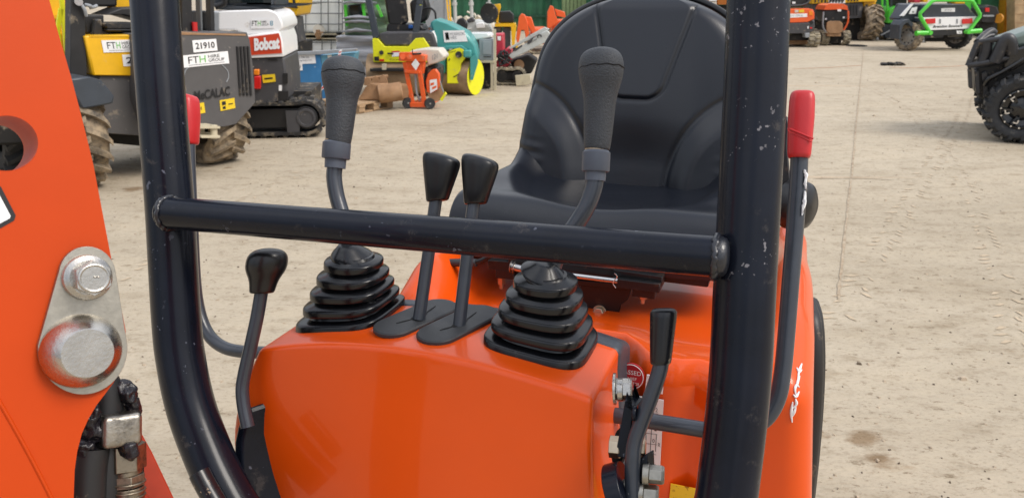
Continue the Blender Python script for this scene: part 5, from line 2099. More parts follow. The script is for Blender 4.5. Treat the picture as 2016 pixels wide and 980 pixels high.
for yy, nm in ((0.0, "track"), (.62, "track")):
    mb = MB()
    rubber_track(mb, stadium(x0, x1, .02, .125), yy, yy + .18, .025, .02, .08)
    tk = mb.build(nm, 'mudtrack', r, smooth=30)
    mb = MB()
    mb.box(((x0 + x1) / 2, yy + .09, .14), ((x1 - x0) - .2, .12, .12))
    mb.cyl((x0 + .125, yy - .005, .145), (x0 + .125, yy + .17, .145), .085, n=24)
    mb.cyl((x1 - .125, yy - .005, .145), (x1 - .125, yy + .17, .145), .08, n=24)
    mb.build("track_frame", 'bdark', tk)
mb = Mr.slab([(1014, 149), (1044, 146), (1046, 166), (1016, 170)], -.10, -.06)
mb.build("blade", 'beige', r, bevel=.006)

# ---- yellow telescopic machine behind it
Yt = Thing("lighting_tower", "yellow site machine with a round black lamp head in front of the green fence", "tower", on(990, 128), 0)
r = Yt.root
mb = MB()
mb.lathe([(.0001, .16), (.14, .14), (.185, .06), (.19, 0), (.17, .01), (.0001, .02)], Yt.px(962, 27, 0), (.5, .87, 0), 28)
lh = mb.build("lamp_head", 'bblack', r, smooth=40)
mb = Yt.slab([(970, 10), (985, 8), (986, 16), (982, 28), (981, 46), (977, 46), (976, 28), (970, 18)], .05, .2)
mb.build("mast_arm", 'byellow', r, bevel=.01)
mb = Yt.slab([(982, 24), (1004, 22), (1012, 30), (1012, 45), (984, 46)], .15, .5)
mb.build("engine_box", 'bblack', r, bevel=.02)
mb = Yt.rect(974, 47, 1016, 53, .0, .5)
mb.build("cross_beam", 'byellow', r, bevel=.008)
mb = Yt.slab([(1006, 52), (1017, 51), (1013, 90), (1008, 90)], .0, .15)
mb.build("upright", 'byellow', r, bevel=.008)
mb = Yt.rect(990, 54, 1005, 94, .1, .4)
Yt.rect(972, 54, 988, 70, .2, .4, mb)
mb.build("housing", 'bgrey', r, bevel=.01)
mb = Yt.rect(975, 94, 1016, 127, .1, .5)
mb.build("base", 'bdark', r, bevel=.01)

# ---- two orange diggers further back, bodies hidden by the seat


def orange_digger(label, px_, py_, pts_boom, pts_stick, bodyrect):
    T = Thing("orange_digger", label, "digger", on(px_, py_), 0, "orange diggers parked behind the seat")
    mb = T.slab(pts_boom, .0, .18)
    mb.build("boom", 'borange', T.root, bevel=.015)
    mb = T.slab(pts_stick, .04, .16)
    mb.build("stick", 'borange', T.root, bevel=.015)
    mb = T.rect(*bodyrect, .25, 1.1)
    mb.build("cab_body", 'borange', T.root, bevel=.05)
    a, b = T.px(bodyrect[0], py_, .1), T.px(bodyrect[2], py_, .1)
    for yy in (.1, .9):
        mb = MB()
        rubber_track(mb, stadium(a.x - .1, b.x + .1, .02, .2), yy, yy + .3, .03, .025, .12)
        mb.build("track", 'mudtrack', T.root)
    mb = T.slab([(pts_boom[0][0] - 2, pts_boom[0][1] + 14), (pts_boom[0][0] + 4, pts_boom[0][1] + 12), (pts_boom[0][0] + 2, pts_boom[0][1] + 30), (pts_boom[0][0] - 3, pts_boom[0][1] + 30)], -.03, .0)
    mb.build("ram_tag", 'byellow', T.root)
    return T


orange_digger("orange digger with a bent boom behind the red micro digger", 1040, 108, [(1016, 76), (1022, 34), (1027, 27), (1034, 30), (1039, 44), (1042, 66), (1036, 78), (1032, 60), (1026, 60), (1020, 92)], [(1034, 33), (1046, 34), (1052, 52), (1058, 66), (1050, 70), (1042, 56)], (1044, 56, 1078, 88))
orange_digger("orange digger with a raised boom right behind the seat edge", 1100, 98, [(1077, 58), (1078, 24), (1084, 11), (1090, 14), (1093, 28), (1100, 44), (1088, 52), (1084, 56)], [(1092, 18), (1112, 24), (1114, 36), (1096, 32)], (1086, 40, 1130, 76))

# ---- green fence, poles, rubble, sheds
Fn = Thing("metal_fence", "long dark green metal sheet fence along the back of the yard", "fence", on(1020, 62), rad(-2))
Fp = Fn
x0, x1 = -3.6, 12.6
mb = MB()
zz_ = 3.2
n_ = 150
prof_ = []
for i in range(n_ + 1):
    x = x0 + (x1 - x0) * i / n_
    prof_.append(Vector((x, .05 * (1 if (i // 2) % 2 else 0), 0)))
o_ = len(prof_)
mb.add(prof_ + [p + Vector((0, 0, zz_)) for p in prof_] + [p + Vector((0, .02, 0)) for p in prof_] + [p + Vector((0, .02, zz_)) for p in prof_],
       [(i, i + 1, o_ + i + 1, o_ + i) for i in range(n_)] + [(2 * o_ + i, 3 * o_ + i, 3 * o_ + i + 1, 2 * o_ + i + 1) for i in range(n_)])
mb.build("sheet", 'fence', Fn.root, smooth=0)
for z in (.5, 1.25, 2.0):
    mb = MB()
    mb.box(((x0 + x1) / 2, -.03, z), (x1 - x0, .05, .07))
    mb.build("rail", 'fencedark', Fn.root)
for i in range(8):
    mb = MB()
    mb.box((x0 + .3 + i * (x1 - x0) / 7.4, -.07, zz_ / 2), (.07, .06, zz_))
    mb.build("post", 'fencedark', Fn.root)
T = Thing("green_sheet", "pale olive green sheet leaning on the fence left of the seat top", "panel", on(1135, 68), 0)
mb = MB()
for i in range(6):
    q0 = 1108 + i * 7.5
    T.slab([(q0, -40), (q0 + 5.5, -40), (q0 + 5, 62), (q0 - .5, 62)], .0, .04, mb)
T.rect(1106, -40, 1154, 66, .04, .06, mb)
mb.build("ribbed_sheet", 'olive', T.root)
T = Thing("blue_green_hopper", "blue green steel hopper showing over the seat top", "hopper", on(1185, 72), 0)
mb = T.slab([(1158, -40), (1240, -40), (1228, 10), (1200, 24), (1170, 14)], .0, .8)
mb.build("body", 'tealdark', T.root, bevel=.02)
mb = T.rect(1170, 14, 1228, 70, .1, .7)
mb.build("base", 'bdark', T.root)
for i, (xa, xb, yb) in enumerate(((893, 899, 34), (926, 931, 42), (962, 964, 20))):
    T = Thing("grey_pole", ("pale grey pole by the yellow ladder", "pale grey pole left of the black lamp head", "thin grey pole behind the black lamp head")[i], "pole", on(xb, 92), 0, "poles in front of the green fence")
    mb = MB()
    p = T.px(xb, 92, 0)
    tp = T.px(xa, -40, 0)
    mb.cyl((p.x, 0, 0), (tp.x, 0, tp.z), .045 if i < 2 else .03, n=14)
    c_ = T.px((xa + xb) / 2 - 1, 8, 0)
    mb.lathe([(.05, -.04), (.065, -.04), (.065, .04), (.05, .04)], c_, (0, 0, 1), 14, closed=True)
    mb.build("pole_tube", 'palegrey', T.root, smooth=40)
# heap of cream sacks and offcuts
T = Thing("rubble_heap", "heap of cream sacking and broken offcuts at the foot of the green fence", "heap", on(918, 92), 0)
mb = MB()
rg = random.Random(21)
c0_ = T.px(918, 92, 0)
top_z = T.px(905, 24, 0).z
for i in range(170):
    u = rg.uniform(-1, 1)
    h = rg.random()
    x = u * .85
    z = h * top_z * (1 - .55 * abs(u) ** 1.5)
    s_ = rg.uniform(.03, .09)
    mb.rbox((x, rg.uniform(-.1, .5) + .3 * h, z), (s_ * rg.uniform(.7, 1.8), s_, s_ * rg.uniform(.3, .8)), s_ * .25, n=1, seg=1, rot=Euler((rg.uniform(-1, 1), rg.uniform(-1, 1), rg.uniform(0, 3))).to_matrix())
mb.build("heap", 'sack', T.root, smooth=40)
mb = MB()
mb.rbox((0, .45, top_z * .35), (.75, .3, top_z * .35), .1, n=2, seg=2)
mb.build("heap_core", 'sack', T.root)
T = Thing("site_container", "beige steel container wall behind the roller hood", "container", on(852, 92), 0)
mb = T.rect(838, -60, 878, 90, .0, 1.6)
T.rect(875, -60, 880, 90, -.02, .05, mb)
mb.build("wall", 'greysteel', T.root, bevel=.01)
T = Thing("ladder", "yellow ladder leaning by the beige container", "ladder", on(884, 96), 0)
mb = MB()
for xa, xb in ((877, 888), (884, 890)):
    mb.beam(T.px(xb, 94, 0), T.px(xa, -30, .3), .035, .03, up=(0, 1, 0))
for k in range(9):
    t = k / 9
    a = T.px(888, 94, 0).lerp(T.px(877, -30, .3), t)
    b = T.px(890, 94, 0).lerp(T.px(884, -30, .3), t)
    mb.beam(a, b + Vector((.02, 0, 0)), .02, .02)
mb.build("rails_and_rungs", 'byellow', T.root)
# grey sheeted pump set
T = Thing("sheeted_pump", "grey sheeted pump set with a white box lying behind the roller", "pump", on(930, 124), 0)
r = T.root
mb = T.slab([(902, 56), (914, 44), (940, 40), (962, 46), (970, 62), (966, 72), (910, 72)], .1, .7)
mb.build("cover", 'palegrey', r, bevel=.06, smooth=50)
mb = MB()
mb.lathe([(.05, 0), (.12, 0), (.14, .03), (.12, .06), (.05, .06)], T.px(911, 50, .06), (-.5, -.8, 0), 24)
mb.build("hose_reel", 'bblack', r, smooth=40)
mb = T.slab([(918, 40), (930, 34), (936, 42), (922, 46)], .08, .3)
mb.build("black_box", 'bgrey', r, bevel=.02)
mb = T.slab([(936, 46), (953, 45), (955, 56), (938, 57)], .04, .1)
mb.build("white_box", 'bwhite', r, bevel=.02)
mb = T.slab([(918, 57), (928, 55), (928, 57), (919, 59)], .06, .1)
mb.build("white_strip", 'bwhite', r)
mb = T.rect(906, 72, 966, 122, .15, .7)
mb.build("skid_base", 'bgrey', r)

# ---- brown orange tank seen over the seat's right shoulder
T = Thing("dumper_skip", "brown orange dumper skip behind the seat's right shoulder", "dumper", on(1390, 86), 0)
r = T.root
mb = T.slab([(1338, -60), (1396, -60), (1396, 14), (1342, 12)], .0, .9)
mb.build("skip_side", 'brownorange', r, bevel=.02)
mb = T.slab([(1410, -60), (1560, -60), (1540, 10), (1412, 10)], .05, .9)
mb.build("skip_front", 'brownorange', r, bevel=.02)
mb = T.rect(1396, -20, 1411, 3, -.05, .1)
mb.build("white_bracket", 'bwhite', r, bevel=.01)
mb = T.rect(1397, 4, 1411, 24, -.04, .1)
mb.build("pink_box", 'cream', r, bevel=.01)
mb = T.rect(1340, 12, 1540, 80, .1, 1.0)
mb.build("chassis", 'bdark', r)
for x in (1360, 1510):
    mb = MB()
    c_ = T.px(x, 86, .1)
    tyre(mb, (c_.x, .3, .38), (1, 0, 0), .38, .28, .2, 16, .04, 'ag')
    mb.build("wheel", 'tyre', r)

# ---- right side: parked orange diggers and the big yellow dumper behind
O1 = Thing("mini_digger", "orange and grey mini digger parked half behind the right roll bar", "digger", on(1590, 94), rad(2))
r = O1.root
mb = O1.slab([(1520, 18), (1590, 17), (1601, 19), (1604, 26), (1604, 38), (1592, 44), (1520, 47)], .0, .8)
hd = mb.build("engine_cover", 'borange', r, bevel=.03, smooth=45)
sticker(O1, ((1545, 28), (1589, 27), (1589, 34), (1545, 36)), -.002, [('0 11 1234 56', .25, .25, .8, .75, 0)], parent=hd, inks=('greyink',))
mb = O1.slab([(1565, 20), (1572, 20), (1572, 25), (1565, 25)], -.01, .0)
mb.build("pale_decal", 'cream', hd)
mb = O1.slab([(1573, 20), (1583, 19), (1583, 25), (1573, 25)], -.01, .0)
mb.build("yellow_decal", 'yellowsticker', hd)
mb = O1.rect(1593, 22, 1600, 31, -.012, .01)
mb.build("lamp", 'amber', hd, bevel=.005)
mb = O1.slab([(1520, 47), (1592, 45), (1604, 38), (1605, 52), (1602, 62), (1590, 66), (1520, 68)], -.02, .8)
cw = mb.build("counterweight", 'bgrey', r, bevel=.03)
mb = MB()
mb.cyl(O1.px(1597, 45, -.03), O1.px(1597, 45, .0), .045, n=18)
mb.build("exhaust_hole", 'bblack', cw)
mb = O1.rect(1590, 52, 1592, 57, -.03, -.02)
mb.build("white_tag", 'bwhite', cw)
mb = O1.rect(1595, 54, 1599, 57, -.03, -.02)
mb.build("reflector", 'taillight', cw)
mb = O1.slab([(1530, -50), (1602, -50), (1594, 8), (1582, 14), (1530, 15)], .1, .7)
mb.build("cab_rear", 'bblack', r, bevel=.03)
mb = MB()
mb.tube([O1.px(1556, 12, .02), O1.px(1580, 10, .02), O1.px(1592, 4, .02), O1.px(1598, -10, .02)], .022, n=10)
mb.build("hand_rail", 'bgrey', r)
mb = O1.rect(1560, 4, 1566, 8, .08, .1)
mb.build("white_lamp", 'bwhite', r)
mb = O1.rect(1520, 68, 1594, 80, .15, .9)
mb.build("slew_base", 'bdark', r)
a, b = O1.px(1590, 94, 0), O1.px(1612, 94, 0)
for xx in ((a.x + b.x) / 2, (a.x + b.x) / 2 - 1.15):
    mb = MB()
    rubber_track(mb, stadium(-.05, 1.5, .02, .17), -.15, .15, .03, .03, .1)
    mb.v = [Vector((xx + v.y, v.x, v.z)) for v in mb.v]
    tk = mb.build("track", 'mudtrack', r, smooth=30)
mb = O1.slab([(1585, 66), (1594, 65), (1594, 74), (1586, 75)], -.05, .2)
mb.build("track_guard", 'greysteel', r, bevel=.01)
mb = O1.rect(1520, 78, 1590, 88, .3, .6)
mb.build("blade", 'rubrust', r)

O2 = Thing("small_digger", "small orange digger with a brown dozer blade parked facing the camera", "digger", on(1645, 90), 0)
r = O2.root
mb = O2.slab([(1622, 20), (1626, 11), (1634, 8), (1660, 8), (1668, 12), (1670, 21), (1660, 19), (1634, 20)], .0, .6)
hd = mb.build("hood", 'borange', r, bevel=.02, smooth=45)
mb = O2.rect(1649, 19, 1656, 23, -.02, .0)
mb.build("plate", 'bwhite', hd)
mb = O2.slab([(1622, 21), (1669, 20), (1668, 33), (1660, 43), (1628, 43), (1623, 34)], .02, .6)
mb.build("front", 'bblack', r, bevel=.02)
for x in (1626, 1661):
    mb = MB()
    mb.cyl(O2.px(x, 35 if x > 1640 else 38, .0), O2.px(x, 35 if x > 1640 else 38, .03), .025, n=14)
    mb.build("headlamp", 'bwhite', r)
for q in (((1621, 24), (1620, 52), (1626, 64)), ((1670, 22), (1669, 44), (1661, 60))):
    mb = MB()
    mb.tube([O2.px(x, y, -.03) for x, y in q], .022, n=10)
    mb.build("fold_arm", 'borange' if q[0][0] > 1640 else 'greysteel', r)
mb = O2.slab([(1628, 46), (1634, 42), (1653, 42), (1659, 46), (1660, 62), (1654, 66), (1632, 66), (1627, 62)], -.25, -.20)
mb.build("dozer_blade", 'rubrust', r, bevel=.01)
mb = O2.rect(1629, 66, 1656, 72, -.22, .1)
mb.build("blade_bar", 'rubrust', r, bevel=.01)
mb = O2.rect(1629, 72, 1656, 86, .1, .6)
mb.build("belly", 'bdark', r)
for xa, xb in ((1614, 1629), (1656, 1670)):
    a, b = O2.px(xa, 90, 0), O2.px(xb, 90, 0)
    w = (b.x - a.x)
    mb = MB()
    rubber_track(mb, stadium(-.12, 1.1, .02, .17), -w / 2, w / 2, .03, .025, .09)
    mb.v = [Vector(((a.x + b.x) / 2 + v.y, v.x, v.z)) for v in mb.v]
    mb.build("track", 'mudtrack', r, smooth=30)

Yd = Thing("large_dumper", "large yellow dumper with a slotted cowl and one tall muddy tyre", "dumper", on(1705, 81), 0)
r = Yd.root
mb = Yd.slab([(1598, -50), (1632, -50), (1632, 5), (1600, 8)], .0, .6)
for i in range(4):
    x = 1605 + i * 6.5
    Yd.slab([(x, -6), (x + 2.4, -6), (x + 1.6, 5.5), (x - .8, 5.5)], -.02, .0, mb, 1)
mb.build("left_grille", ['byellow', 'bblack'], r)
mb = Yd.slab([(1664, -50), (1728, -50), (1726, 3), (1697, 4), (1664, 6)], .0, .9)
for i in range(4):
    x = 1670 + i * 6
    Yd.slab([(x, -6), (x + 2.4, -6), (x + 1.6, 3.5), (x - .8, 3.5)], -.02, .0, mb, 1)
mb.build("right_grille", ['byellow', 'bblack'], r)
mb = Yd.rect(1632, -30, 1664, 7, -.05, .1)
wp = mb.build("number_plate", 'bwhite', r)
mb = MB()
for i in range(5):
    mb.beam(Yd.px(1635 + i * 6, -10, -.055), Yd.px(1634 + i * 6, 6, -.055), .035, .01, up=(0, 1, 0))
for y in (-4, 2):
    mb.beam(Yd.px(1634, y, -.055), Yd.px(1662, y, -.055), .03, .01, up=(0, 1, 0))
mb.build("lattice", 'ink', wp)
mb = Yd.slab([(1600, 8), (1697, 5), (1700, 12), (1697, 36), (1606, 40)], .05, .9)
cw = mb.build("cowl", 'bgrey', r, bevel=.02)
for x in (1608, 1613, 1618, 1674, 1680, 1686):
    mb = Yd.slab([(x, 11), (x + 2.6, 11), (x + 2.2, 31), (x - .3, 31)], .03, .05)
    mb.build("cowl_slot", 'bblack', cw)
mb = Yd.rect(1604, 38, 1694, 82, .25, 1.2)
mb.build("chassis", 'bdark', r, bevel=.02)
a, b = Yd.px(1692, 82, 0), Yd.px(1728, 82, 0)
RW = .50
w = b.x - a.x
mb = MB()
tyre(mb, ((a.x + b.x) / 2, RW * .4, RW), (1, .06, 0), RW, w * .95, .26, 16, .06, 'ag', flip=1)
w_ = mb.build("wheel", 'tyre', r, smooth=30)
mb = MB()
rim(mb, ((a.x + b.x) / 2, RW * .4, RW), (1, .06, 0), .27, w * .95)
mb.build("rim", 'byellow', w_)
mb = Yd.slab([(1723, 14), (1728, 24), (1730, 78), (1726, 78), (1722, 40)], -.02, .5)
mb.build("step_frame", 'greysteel', r)
mb = Yd.slab([(1700, 4), (1726, 3), (1724, 10), (1712, 14), (1700, 14)], .1, .9)
mb.build("mudguard", 'byellow', r, bevel=.02)

Gt = Thing("green_dumper", "bright green dumper with a dark roll frame beside the tall tyre", "dumper", on(1765, 80), 0)
r = Gt.root
mb = Gt.slab([(1746, 46), (1752, 22), (1760, 14), (1784, 11), (1800, 14), (1800, 46), (1770, 48)], .0, .8)
bd = mb.build("engine_cover", 'green', r, bevel=.03)
mb = Gt.slab([(1758, 26), (1776, 23), (1776, 42), (1760, 43)], -.01, .0)
mb.build("side_vent", 'bowser', bd)
mb = Gt.slab([(1742, 48), (1800, 46), (1800, 76), (1744, 76), (1736, 62)], .05, .8)
mb.build("chassis", 'bowser', r, bevel=.02)
mb = Gt.rect(1730, 32, 1742, 42, -.02, .1)
mb.build("step_box", 'cream', r, bevel=.01)
for q in ((1738, -50, 1736, 40), (1744, -50, 1748, 30), (1756, -50, 1754, 20), (1788, -50, 1790, 12)):
    mb = MB()
    mb.beam(Gt.px(q[0], q[1], .2), Gt.px(q[2], q[3], .2), .05, .05, up=(0, 1, 0))
    mb.build("frame_post", 'green' if q[0] < 1750 else 'bowser', r)
mb = Gt.rect(1754, -40, 1786, 12, .3, .6)
mb.build("driver_seat", 'bblack', r, bevel=.03)
mb = MB()
mb.beam(Gt.px(1734, 70, -.12), Gt.px(1768, 52, -.12), .035, .03, up=(0, 1, 0))
mb.build("prop_bar", 'greysteel', r)
for x in (1745, 1788):
    mb = MB()
    c_ = Gt.px(x, 82, .1)
    tyre(mb, (c_.x, .35, .26), (1, 0, 0), .26, .22, .14, 14, .03, 'ag')
    mb.build("wheel", 'tyre', r)

# ---- bowser trailer with green roll frame
A_, B_ = on(1792, 101), on(1888, 97)
Bw = Thing("water_bowser", "charcoal bowser trailer with a bright green tube frame and red tail lights", "trailer", A_, rad(10))
r = Bw.root
mb = Bw.slab([(1812, 44), (1826, 10), (1832, 9), (1901, 9), (1906, 14), (1923, 34), (1921, 36)], -.05, 1.1)
bd = mb.build("tank_body", 'bowser', r, bevel=.02)
mb = Bw.slab([(1770, 38), (1776, 28), (1790, 10), (1797, 8), (1832, 9), (1822, 40), (1818, 60), (1806, 52), (1780, 44)], .2, .6)
mb.build("side_shell", 'bowser', r, bevel=.04)
mb = Bw.slab([(1772, 32), (1793, 9), (1799, 8), (1780, 32)], .17, .2)
mb.build("white_edge", 'bwhite', r)
sticker(Bw, ((1795, 16), (1806, 14), (1803, 28), (1789, 28)), .16, [('#', .4, .2, .6, .4, 0)], parent=r)
sticker(Bw, ((1853, 17), (1880, 16), (1880, 24), (1853, 24)), -.052, [('BT0021', .25, .3, .75, .72, 0)], parent=bd, inks=('greyink',))
mb = Bw.slab([(1816, 35), (1923, 33), (1908, 57), (1830, 60)], -.09, .9)
tp = mb.build("tail_panel", 'bwhite', r, bevel=.01)
for xa, xb in ((1823, 1842), (1895, 1915)):
    mb = Bw.slab([(xa, 38), (xb, 36.5), (xb, 46.5), (xa, 48)], -.12, -.09)
    mb.build("tail_light", 'taillight', tp, bevel=.006)
for x in (1850.5, 1884):
    mb = Bw.rect(x, 38, x + 2, 47, -.105, -.09)
    mb.build("plate_clip", 'greyink', tp)
mb = MB()
put_text(mb, 'Brendon Bowsers', Bw.px(1837, 55.5, -.094), Bw.px(1895, 53.5, -.094), Bw.px(1837, 50.3, -.094), (0, -.003, 0), 0, .25, .02)
mb.build("maker_lettering", 'ink', tp, smooth=0)
mb = Bw.slab([(1828, 60), (1908, 58), (1908, 68), (1830, 71)], -.07, .3)
bb = mb.build("bumper", 'bblack', r, bevel=.01)
sticker(Bw, ((1883, 61), (1894, 61), (1894, 67), (1884, 67)), -.075, [('#', .3, .4, .7, .6, 0)], parent=bb)


def gtube(lst, y, rad_, nm="frame_tube"):
    mb = MB()
    mb.tube([Bw.px(a_, b_, y) for a_, b_ in lst], rad_, n=14, sm=0)
    return mb.build(nm, 'green', r, smooth=50)


mb = MB()
hoop = [(1829, 62), (1811, 32), (1812, 26), (1834, 4), (1842, 1), (1908, 1), (1915, 4), (1929, 28), (1929, 33), (1907, 62)]
mb.tube([Bw.px(a_, b_, -.16) for a_, b_ in hoop], .042, n=14, sm=0)
mb.build("roll_hoop", 'green', r, smooth=50)
for q in (((1803, 66), (1829, 65)), ((1904, 63), (1931, 61))):
    mb = MB()
    a, b = Bw.px(*q[0], -.16), Bw.px(*q[1], -.16)
    mb.cyl(a, b, .055, n=18)
    e = b if q[0][0] < 1850 else a
    mb.cyl(e + Vector((0, -.07, 0)), e + Vector((0, .05, 0)), .05, n=18)
    mb.build("frame_foot", 'green', r, smooth=40)
for (px_, py_, vis) in ((1787, 101, 1), (1888, 97, 0)):
    mb = MB()
    c_ = Bw.pz(px_ + (4 if vis else 0), py_, 0)
    ax = Vector((-.72, -.70, 0)).normalized() if vis else Vector((1, -.05, 0))
    ax = Vector((-.92, -.38, 0)).normalized()
    Rw = .33
    tyre(mb, (c_.x, c_.y + .12, Rw), ax, Rw, .21, .2, 20, .015, 'road')
    w_ = mb.build("wheel", 'tyre' if vis else 'tyreclean', r, smooth=30)
    mb = MB()
    rim(mb, (c_.x, c_.y + .12, Rw), ax, .205, .21, 0, .35, 1, 10)
    mb.build("rim", ['greyrim', 'bblack'], w_, smooth=30)
mb = Bw.slab([(1770, 78), (1772, 50), (1778, 41), (1788, 38), (1797, 44), (1803, 60), (1804, 70), (1799, 70), (1795, 54), (1787, 45), (1779, 50), (1775, 62), (1774, 78)], -.02, .35)
mb.build("mudguard", 'bowser', r, bevel=.01)
mb = Bw.slab([(1774, 46), (1790, 39), (1822, 46), (1830, 60), (1820, 66), (1803, 62)], .2, .6)
mb.build("lower_shell", 'bowser', r, bevel=.02)
mb = MB()
for x in (1806, 1814, 1821):
    mb.beam(Bw.px(x, 72, .1), Bw.px(x, 84, .1), .014, .014, up=(0, 1, 0))
for y in (78, 84):
    mb.beam(Bw.px(1804, y, .1), Bw.px(1823, y, .1), .014, .014)
mb.build("wire_cage", 'ink', r)
mb = Bw.rect(1806, 73, 1822, 84, .14, .4)
mb.build("white_can", 'bwhite', r, bevel=.01)
mb = MB()
mb.cyl(Bw.px(1775, 80, .3), Bw.px(1900, 76, .3), .035, n=12)
mb.build("axle", 'bdark', r)

# stuff behind the bowser and along the right edge
T = Thing("white_digger", "white and yellow machine top showing behind the bowser's green hoop", "digger", on(1850, 84), 0)
mb = T.slab([(1846, -50), (1890, -50), (1882, 3), (1862, 4)], .0, .5)
mb.build("white_cover", 'bwhite', T.root, bevel=.02)
mb = T.slab([(1880, -30), (1900, -30), (1900, 8), (1880, 8)], .1, .5)
T.slab([(1810, -30), (1828, -30), (1827, 5), (1818, 5)], .1, .5, mb)
mb.build("yellow_side", 'byellow', T.root, bevel=.02)
mb = T.slab([(1797, -30), (1811, -30), (1812, 6), (1800, 6)], .05, .4)
mb.build("red_lamp", 'bred', T.root, bevel=.02)
mb = T.rect(1800, 8, 1900, 80, .3, .8)
mb.build("dark_body", 'bdark', T.root)
T = Thing("fork_carriage", "black fork carriage with a red light standing beside the ochre post", "carriage", on(1950, 76), 0)
r = T.root
mb = T.slab([(1930, 30), (1934, 16), (1946, 10), (1964, 14), (1968, 26), (1966, 42), (1960, 46), (1932, 44)], .0, .6)
mb.build("hood", 'bblack', r, bevel=.03)
mb = T.rect(1940, 16, 1948, 24, -.02, .0)
mb.build("red_lamp", 'taillight', r)
mb = T.rect(1936, 30, 1957, 33.5, -.03, .0)
mb.build("grey_bar", 'greysteel', r)
mb = T.rect(1934, 45, 1962, 74, .1, .5)
mb.build("mast", 'bdark', r)
mb = MB()
mb.lathe([(.0001, .0), (.13, .0), (.14, .03), (.13, .06), (.0001, .06)], T.px(1968, 37, -.05), (-.9, -.4, 0), 24)
mb.build("ochre_roller", 'ochre', r, smooth=40)
T = Thing("green_container", "plain mid green container wall behind the ochre post", "container", on(1960, 72), 0)
mb = T.rect(1905, -60, 1992, 68, .3, 1.5)
mb.build("wall", mat('mid_green_paint', (.03, .15, .085), .5, nz=.15), T.root, bevel=.02)
mb = T.rect(1900, -60, 1912, 66, .1, .3)
T.rect(1926, -60, 1931, 66, .1, .3, mb)
mb.build("door_bar", 'green', T.root)
T = Thing("steel_post", "broad ochre yellow steel post at the right edge of the yard", "post", on(1985, 72), 0)
mb = T.slab([(1986, -60), (2008, -60), (1996, 68), (1975, 68)], -.05, .3)
mb.build("web", 'ochre', T.root, bevel=.01)
mb = T.slab([(1994, -60), (1999, -60), (1987, 68), (1982, 68)], -.10, -.05)
mb.build("flange", 'byellow', T.root)
T = Thing("block_wall", "sandy block wall at the far right edge behind the utility vehicle", "wall", on(2040, 76), 0)
mb = T.rect(1998, -60, 2150, 72, .1, .5)
bw = mb.build("wall", 'brick', T.root)
mb = MB()
for y in (-8, 10, 28, 45, 60):
    T.rect(1998, y, 2150, y + .8, .094, .1, mb)
mb.build("course_joints", 'rubrust', bw)

# ---- utility vehicle on the right
A_, B_ = on(2006, 283), on(1984, 252)
dirv = (B_ - A_).normalized()
Ut = Thing("utility_vehicle", "black and sage green off-road utility vehicle with bull bar entering from the right", "utility vehicle", A_, math.atan2(dirv.y, dirv.x) - math.pi / 2)
r = Ut.root
dx_far = 1.0
Rw = .335
cx_ = Ut.px(2013, 216, 0).x
for k, yy in ((0, .0), (1, dx_far)):
    mb = MB()
    tyre(mb, (cx_, yy + .09, Rw), (0, -1, 0), Rw, .24, .185, 17, .030, 'knob', flip=1)
    w_ = mb.build("front_wheel", 'tyreclean', r, smooth=35)
    mb = MB()
    c_ = Vector((cx_, yy + .09, Rw))
    mb.lathe([(.188, .108), (.178, .112), (.168, .05), (.12, .035), (.09, .06), (.04, .07), (.0001, .078)], c_, (0, -1, 0), 40, caps=False)
    rm = mb.build("rim", 'rim', w_, smooth=35)
    if k == 0:
        for i in range(16):
            t = 2 * math.pi * i / 16
            mb = MB()
            mb.cyl(c_ + Vector((.181 * math.cos(t), -.108, .181 * math.sin(t))), c_ + Vector((.181 * math.cos(t), -.120, .181 * math.sin(t))), .0085, n=8)
            mb.build("bead_bolt", 'silver', rm)
        for i in range(6):
            t = 2 * math.pi * (i + .25) / 6
            mb = MB()
            for dt in (-.16, .16):
                p0 = c_ + Vector((.085 * math.cos(t + dt * .4), -.075, .085 * math.sin(t + dt * .4)))
                p1 = c_ + Vector((.165 * math.cos(t + dt), -.085, .165 * math.sin(t + dt)))
                mb.beam(p0, p1, .018, .020, up=(0, 1, 0))
            sp_ = mb.build("spoke", 'rim', rm)
            mb = MB()
            p = c_ + Vector((.142 * math.cos(t), -.098, .142 * math.sin(t)))
            mb.box(p, (.012, .008, .040), Matrix.Rotation(-t, 3, 'Y'))
            mb.box(p + Vector((-.016 * math.cos(t) - .016 * math.sin(t), 0, -.016 * math.sin(t) + .016 * math.cos(t))), (.034, .008, .012), Matrix.Rotation(-t, 3, 'Y'))
            mb.build("spoke_face", 'silver', sp_)
mb = Ut.slab([(1918, 134), (1950, 128), (1975, 122), (2040, 92), (2160, 60), (2160, 150), (2030, 140), (1994, 150), (1974, 176), (1962, 200), (1936, 197), (1918, 182)], .26, .95)
mb.build("front_body", 'bblack', r, bevel=.02)
mb = Ut.slab([(1930, 88), (1962, 82), (1990, 98), (2040, 86), (2160, 60), (2160, 92), (2040, 106), (1990, 138), (1924, 132)], .30, .9)
mb.build("grille_body", 'bblack', r, bevel=.02)
mb = Ut.slab([(1986, 94), (2000, 96), (2040, 84), (2160, 58), (2160, 94), (2040, 112), (1996, 140), (1974, 146), (1980, 120)], .16, .6)
mb.build("wing", 'rim', r, bevel=.02)
mb = Ut.slab([(1943, 104), (1950, 94), (1962, 82), (2016, 62), (2160, 20), (2160, 80), (2020, 92), (1986, 100)], .24, .9)
hdm = mb.build("bonnet", 'utvpaint', r, bevel=.04, smooth=50)
mb = Ut.rect(1946, 86, 1966, 108, .275, .285)
gp = mb.build("grille", 'bblack', r)
for i in range(6):
    mb = MB()
    mb.beam(Ut.px(1947, 88 + i * 3.4, .27), Ut.px(1965, 87 + i * 3.4, .27), .008, .012, up=(0, 1, 0))
    mb.build("grille_slat", 'bumper', gp)


